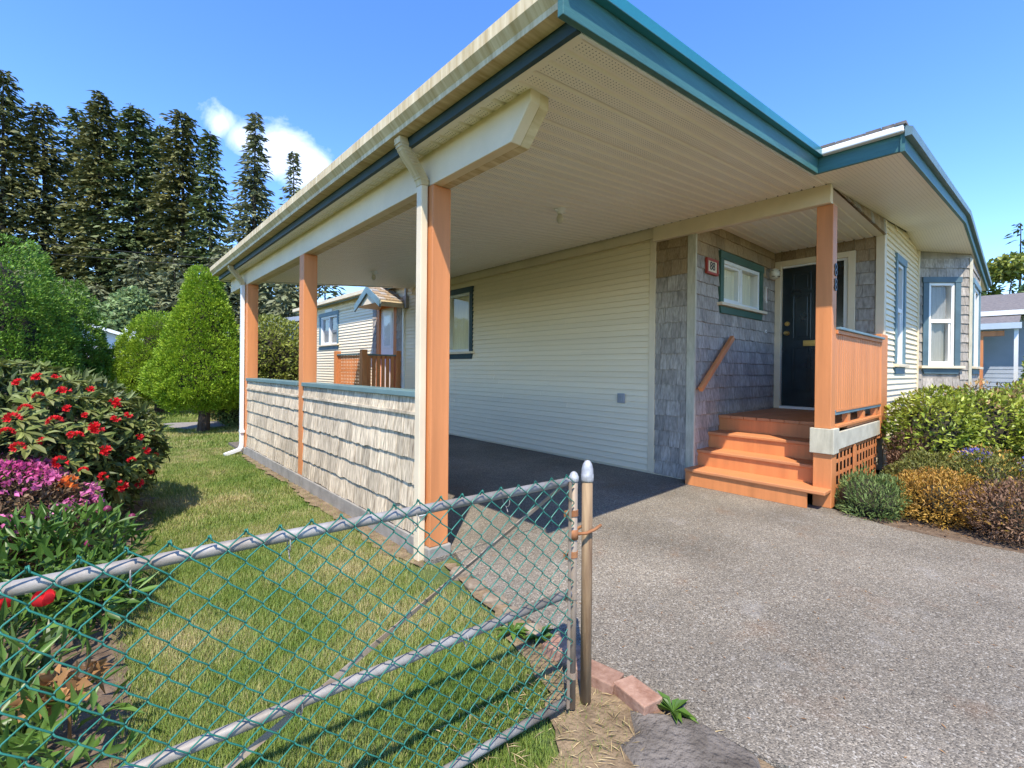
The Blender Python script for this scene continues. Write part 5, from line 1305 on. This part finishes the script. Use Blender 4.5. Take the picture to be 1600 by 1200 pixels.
# shrubs past the carport
def shrub(label, c, rad, n, L, W, mat, seed, name='shrub', flowers=None, lump=.16):
    t_ = thing(name, label, 'shrub', (c[0], c[1], 0)); core('branches', c, tuple(.74 * q for q in rad), DARK_CORE, t_, seed)
    foliage('foliage', [blob(n, c, rad, seed, lump, .35, 3.2, 0.0)], L, W, mat, t_, seed + 1)
    if flowers: foliage('blossom', [blob(flowers[0], c, tuple(1.03 * q for q in rad), seed + 2, lump, .05, 3.2, flowers[2])], flowers[3], flowers[3] * .8, flowers[1], t_, seed + 3, 1, .4, .8)
    return t_
shrub('tall glossy evergreen shrub seen between the far carport posts', (3.25, 12.7, 1.25), (.95, .9, 1.25), 9000, .10, .045, L_LIME, 310, 'laurel_shrub')
shrub('low orange tinged shrub beside the far carport post', (2.35, 12.1, .55), (.55, .5, .6), 4500, .06, .03, L_HEATH_O, 311)
shrub('low grey green shrub behind the spruce trunks', (2.3, 11.3, .3), (.5, .4, .32), 3000, .06, .03, L_ROSE, 312)
shrub('russet twiggy shrub in front of the white neighbour house', (at(158, 21)[0], at(158, 21)[1], .9), (1.0, .9, 1.0), 4000, .10, .05, L_HEATH_R, 313)
shrub('dark clipped shrub on the far lawn edge beyond the spruces', (0.9, 19.0, .5), (1.3, .8, .6), 5000, .09, .045, L_HEDGE, 314)

# ------------------------------------------------------------------ right garden
HD = thing('hedge', 'glossy evergreen hedge with scorched tips under the bay window', 'hedge', (8.2, 0.4, 0))
hb = [((7.15, .80, .52), (.52, .42, .54)), ((7.75, .42, .55), (.62, .50, .53)), ((8.5, .10, .56), (.75, .58, .52)), ((9.5, .05, .56), (.8, .55, .52)), ((7.6, -.3, .48), (.7, .5, .50)), ((8.6, -.6, .5), (.8, .6, .5))]
for i, (c, r_) in enumerate(hb): core('branches', c, tuple(.62 * q for q in r_), DARK_CORE, HD, 320 + i)
foliage('foliage', [blob(4600, c, r_, 330 + i, .14, .4, 3.5, .02) for i, (c, r_) in enumerate(hb)], .062, .028, L_HEDGE, HD, 340)
foliage('scorched_leaves', [blob(420, (7.75, .45, .82), (.42, .34, .29), 345, .2, .3, 4, .75), blob(260, (8.6, .1, .86), (.5, .4, .27), 346, .2, .3, 4, .8)], .06, .028, L_HEDGE_BR, HD, 347)
RM = thing('rosemary', 'fine grey green rosemary bush at the foot of the porch post', 'shrub', (5.14, .98, 0))
core('branches', (5.14, .98, .12), (.22, .22, .17), DARK_CORE, RM, 350)
foliage('foliage', [blob(6500, (5.14, .96, .10), (.32, .27, .22), 351, .3, .55, 4, .0), blob(300, (5.30, 1.06, .22), (.08, .07, .14), 353, .3, .8, 4)], .045, .0085, L_ROSE, RM, 352, .8, .8, .45)
for i, (lab, c, r_, m_, fl) in enumerate((('golden orange heather mound in the middle of the right bed', (5.38, .55, .15), (.40, .32, .24), L_HEATH_O, None),
                                          ('olive green heather behind golden orange mound', (6.1, .70, .18), (.40, .32, .26), L_HEATH, None),
                                          ('russet heather mound with orange tips at the drive edge', (5.25, .10, .14), (.40, .30, .24), L_HEATH_R, (700, L_HEATH_O, .12, .03)),
                                          ('dry pinkish twiggy heather against the porch lattice', (6.85, .95, .26), (.32, .2, .32), L_HEATH_R, None),
                                          ('mixed orange and olive heather below the hedge', (6.2, .30, .20), (.48, .34, .30), L_HEATH, (900, L_HEATH_O, .2, .03)),
                                          ('far russet heather mound beside blue flowers', (6.1, -.25, .20), (.5, .34, .30), L_HEATH_R, (600, F_YEL, .2, .03)))):
    t_ = thing('heather', lab, 'shrub', (c[0], c[1], 0), None); core('branches', c, tuple(.6 * q for q in r_), DARK_CORE, t_, 360 + i)
    foliage('foliage', [blob(7500, c, r_, 370 + i, .25, .5, 4.5, .0)], .032, .012, m_, t_, 380 + i, .9, .6, .6)
    if fl: foliage('tips', [blob(fl[0], c, tuple(1.05 * q for q in r_), 390 + i, .25, .08, 4.5, fl[2])], fl[3], .014, fl[1], t_, 395 + i, .9, .6, .6)
strap_clump('iris_clump', 'slim bright green iris blades between rosemary and heather', (5.33, .70), 26, .34, 54, w=.014, spread=.6)
for i, (x, y, lab) in enumerate(((6.75, .42, 'small clump of blue flowers at the hedge foot'), (6.35, -.02, 'blue flower cluster between russet heathers'))):
    t_ = thing('blue_flower_clump', lab, 'flower', (x, y, 0)); foliage('leaves', [blob(250, (x, y, .18), (.15, .13, .16), 400 + i, .2, .7, 4, 0)], .08, .012, L_STRAP, t_, 402 + i, .5, 1.0, .4)
    foliage('blossom', [blob(160, (x, y, .40), (.14, .12, .07), 404 + i, .25, .5, 4)], .03, .024, F_BLUE, t_, 406 + i)

# ------------------------------------------------------------------ neighbours
NL = thing('white_house', 'white neighbour house with low gable, small window and chimney beyond lawn', 'house', (-1.0, 33.5, 0))
MB().box(-5.0, 1.5, 31, 38, -.1, 2.55).add([(-5.0, 31, 2.55), (1.5, 31, 2.55), (-1.75, 31, 3.62)], [(0, 1, 2)]).build('wall', NWALL, NL)
rfn = MB()
for sx, ex in ((1, 2.0), (-1, -5.5)): rfn.hexa([(-1.75, 30.6, 3.62), (ex, 30.6, 2.42), (ex, 38.4, 2.42), (-1.75, 38.4, 3.62)], [(-1.75, 30.6, 3.78), (ex, 30.6, 2.58), (ex, 38.4, 2.58), (-1.75, 38.4, 3.78)])
rfn = rfn.build('roof', WHITE, NL); MB().box(1.15, 1.6, 32.2, 32.7, 2.5, 3.35).build('chimney', NWALL, rfn)
wn_ = MB().box(-.2, .75, 30.96, 31, 1.25, 2.0).build('window', WHITE, NL); MB().box(-.12, .25, 30.95, 30.96, 1.32, 1.93).build('pane', GLASS, wn_); MB().box(.30, .67, 30.95, 30.96, 1.32, 1.93).build('pane', GLASS, wn_)
MB().box(-4.9, 1.45, 30.9, 30.99, -.1, .7).build('stone_base', STONE, NL)
NB = thing('blue_mobile_home', 'pale blue home with white gutter seen between far carport posts', 'house', (7.0, 22, 0))
MB().box(4.95, 9.5, 17.2, 29, -.1, 2.75).build('wall', NBLUE, NB)
rb = MB(); rb.hexa([(4.6, 16.9, 2.72), (7.3, 16.9, 3.3), (7.3, 29.3, 3.3), (4.6, 29.3, 2.72)], [(4.6, 16.9, 2.88), (7.3, 16.9, 3.46), (7.3, 29.3, 3.46), (4.6, 29.3, 2.88)]); rb.hexa([(7.3, 16.9, 3.3), (9.9, 16.9, 2.72), (9.9, 29.3, 2.72), (7.3, 29.3, 3.3)], [(7.3, 16.9, 3.46), (9.9, 16.9, 2.88), (9.9, 29.3, 2.88), (7.3, 29.3, 3.46)])
rb = rb.build('roof', NGREY, NB); MB().box(4.5, 4.6, 16.9, 29.3, 2.72, 2.90).build('gutter', NBLUE, rb); MB().box(4.58, 4.96, 16.95, 29.2, 2.66, 2.70).build('soffit', WHITE, rb)
MB().box(4.86, 4.94, 17.4, 17.5, 0, 2.7).build('downspout', WHITE, NB)
NR = thing('grey_house', 'grey blue neighbour house with dark shingle roof and orange porch post', 'house', (22, -1, 0))
MB().box(20.6, 28, -9, 4.5, -.1, 3.0).build('wall', NGREY, NR)
rn_ = MB(); rn_.hexa([(20.0, -9.4, 3.02), (24.3, -9.4, 4.0), (24.3, 4.9, 4.0), (20.0, 4.9, 3.02)], [(20.0, -9.4, 3.14), (24.3, -9.4, 4.12), (24.3, 4.9, 4.12), (20.0, 4.9, 3.14)]); rn_.hexa([(24.3, -9.4, 4.0), (28.6, -9.4, 3.02), (28.6, 4.9, 3.02), (24.3, 4.9, 4.0)], [(24.3, -9.4, 4.12), (28.6, -9.4, 3.14), (28.6, 4.9, 3.14), (24.3, 4.9, 4.12)])
rn_ = rn_.build('roof', ASPH, NR); MB().box(19.9, 20.0, -9.4, 4.9, 2.98, 3.12).build('gutter', WHITE, rn_)
pr = MB().hexa([(18.2, 0.35, 2.55), (20.6, 0.35, 3.0), (20.6, 4.5, 3.0), (18.2, 4.5, 2.55)], [(18.2, 0.35, 2.63), (20.6, 0.35, 3.08), (20.6, 4.5, 3.08), (18.2, 4.5, 2.63)]).build('porch_roof', ASPH, NR)
MB().box(18.12, 18.2, 0.30, 4.5, 2.46, 2.62).build('fascia', NBLUE, pr)
MB().box(18.25, 18.4, 0.62, 4.4, 2.28, 2.42).build('porch_beam', ORANGE, NR); MB().box(18.25, 18.4, 1.02, 1.17, 0, 2.28).build('porch_post', ORANGE, NR)
MB().box(18.25, 18.33, 0.36, 0.44, 0, 2.46).build('porch_post', WHITE, NR)
z = 0.1
while z < 2.9: MB().prism([(20.585, z), (20.6, z), (20.6, z + .13), (20.596, z + .13)], -9, 4.5, 'y').build('siding_board', NGREY, NR); z += .13
wn_ = MB().box(20.56, 20.6, 1.45, 2.2, 1.0, 2.3).build('window', WHITE, NR); MB().box(20.55, 20.56, 1.52, 2.13, 1.08, 2.22).build('pane', GLASS, wn_)
shrub('clipped evergreen by the grey neighbour house', (17.5, -.35, .8), (1.2, .7, 1.15), 6000, .09, .045, L_HEDGE, 420)
# overhead cables
def cable(px0, py0, d0, px1, py1, d1, lab, sag=.5):
    a = (*at(px0, d0), zat(px0, py0, d0)); b = (*at(px1, d1), zat(px1, py1, d1)); pts = []
    for i in range(25):
        s = i / 24; pts.append((a[0] + (b[0] - a[0]) * s, a[1] + (b[1] - a[1]) * s, a[2] + (b[2] - a[2]) * s - sag * 4 * s * (1 - s)))
    o = MB().tube(pts, .016, 5).build('power_line', BLACK); tag(o, lab, 'cable', 'overhead cables')
cable(-400, 330, 28, 700, 425, 34, 'upper overhead cable crossing in front of the firs', .5)
cable(-400, 345, 28, 700, 432, 34, 'lower overhead cable of the pair crossing the firs', .6)
cable(-300, 470, 30, 620, 492, 34, 'low cable running level above the white neighbour house', .3)
# forested hill far off
hv = []; hf = []; nx = 60
for i in range(nx + 1):
    px = 350 + i * (900 / nx); 
    for j, (dp, k) in enumerate(((1400, 0.0), (1500, 1.0), (1700, 1.25))):
        x, y = at(px, dp); hh = (zat(px, 468, 1500)) * (1 - .35 * abs(i - 26) / 34 + .05 * math.sin(i * 1.7) + .03 * math.sin(i * 4.1)); hv.append((x, y, -1 + k * hh))
hf = [(i * 3 + j, (i + 1) * 3 + j, (i + 1) * 3 + j + 1, i * 3 + j + 1) for i in range(nx) for j in range(2)]
HILL = P('forested_hill', (0.03, 0.05, 0.05), 0.95, 0.3, 0.01, 0); struct(mesh_obj('hill', hv, hf, HILL))

# ------------------------------------------------------------------ grass
def inside(pts, x, y):
    c = np.zeros(len(x), bool); n = len(pts); j = n - 1
    for i in range(n):
        xi, yi = pts[i]; xj, yj = pts[j]
        c ^= ((yi > y) != (yj > y)) & (x < (xj - xi) * (y - yi) / (yj - yi + 1e-12) + xi); j = i
    return c
BED_L = [(-3.5, 1.5), (-0.02, 1.42), (0.06, 2.1), (0.06, 3.0), (0.16, 3.8), (0.28, 4.6), (0.34, 5.6), (0.1, 6.5), (-0.5, 7.2), (-3.5, 7.2)]
PATH = [(1.2, 11.6), (1.35, 11.2), (2.2, 11.3), (3.2, 11.9), (4.9, 12.0), (4.9, 12.8), (3.2, 12.8), (2.0, 12.5), (1.3, 12.7), (0.9, 12.6)]
def blades(x0, x1, y0, y1, dens, h, w, seed, thin=1.0):
    r = np.random.default_rng(seed); n = int((x1 - x0) * (y1 - y0) * dens); x = r.uniform(x0, x1, n); y = r.uniform(y0, y1, n)
    k = (x > -0.105 * y - .45) & ~inside(BED_L, x, y) & ~inside(PATH, x, y)
    k &= ~((x > 1.58) & (y < 8.8)) & ~((x > 4.9))
    nz = sines(9, 9, 2.2)(np.stack([x, y, 0 * x], 1)); nz2 = sines(12, 9, 6)(np.stack([x, y, 0 * x], 1))
    bare = (.55 * nz + .45 * nz2) > .42
    k &= ~(bare & (r.random(n) < .6)); k &= ~((x > 1.12) & (y < 1.25) & (r.random(n) < .75)) & ~((x > 1.40) & (y < 2.6) & (r.random(n) < .7)) & ~((x > 1.49 + .05 * nz) & (y < 7.6) & (r.random(n) < .7))
    x, y = x[k], y[k]; n = len(x); a = r.uniform(0, 6.28, n); hh = h * r.uniform(.5, 1.25, n) * (1 + .25 * nz[k]); ww = w * r.uniform(.7, 1.3, n); ln_ = r.uniform(.15, 1.0, n)
    b = np.stack([x, y, np.full(n, -.032)], 1); s = np.stack([-np.sin(a), np.cos(a), 0 * a], 1) * ww[:, None] * .5
    tip = b + np.stack([np.cos(a) * hh * ln_, np.sin(a) * hh * ln_, hh], 1)
    return np.stack([b + s, b - s, tip], 1).reshape(-1, 3)
Vg = np.concatenate([blades(-.8, 1.62, .9, 4.2, 34000, .034, .0033, 1), blades(-1.3, 1.62, 4.2, 8.6, 13000, .034, .0055, 2), blades(-1.9, 4.9, 8.6, 14, 3200, .045, .011, 3), blades(-3.5, 4.9, 14, 32, 420, .08, .03, 4)])
stuff(tag(np_obj('grass', Vg, np.arange(len(Vg)).reshape(-1, 3), GRASSM), 'short mown lawn grass with dry straw patches', 'grass'))
# fallen leaf litter and needles on the drive
n = 420; r = np.random.default_rng(88); x = r.uniform(1.7, 4.7, n); y = r.uniform(-.3, 2.5, n); a = r.uniform(0, 6.28, n)
V, F = leaf_geo(np.stack([x, y, np.full(n, .004)], 1), np.stack([np.cos(a), np.sin(a), 0 * a], 1), np.tile([0, 0, 1.0], (n, 1)), r.uniform(.008, .03, n), r.uniform(.002, .006, n), .2, -.05)
stuff(tag(np_obj('leaf_litter', V, F, F_DEAD), 'scattered brown needles and leaf bits on the drive', 'leaf litter'))
n = 700; x = r.uniform(.85, 1.56, n); y = r.uniform(.2, 1.35, n); a = r.uniform(0, 6.28, n)
V, F = leaf_geo(np.stack([x, y, np.full(n, -.008)], 1), np.stack([np.cos(a), np.sin(a), r.uniform(0, .5, n)], 1), np.tile([0, 0, 1.0], (n, 1)), r.uniform(.02, .07, n), r.uniform(.002, .004, n), .2, .1)
STRAW = leafmat('dry_straw', (.36, .27, .13), (.52, .42, .24), .7, .3, .2); stuff(tag(np_obj('dry_straw', V, F, STRAW), 'dead straw lying on dirt around the gate post', 'straw'))
n = 900; x = r.uniform(4.83, 7.0, n); y = r.uniform(-1.2, 1.15, n); a = r.uniform(0, 6.28, n)
V, F = leaf_geo(np.stack([x, y, np.full(n, -.006)], 1), np.stack([np.cos(a), np.sin(a), r.uniform(0, .6, n)], 1), np.tile([0, 0, 1.0], (n, 1)), r.uniform(.02, .07, n), r.uniform(.004, .014, n), .2, .1)
stuff(tag(np_obj('leaf_litter', V, F, F_DEAD), 'dead leaves and twigs on the soil below the heathers', 'leaf litter'))
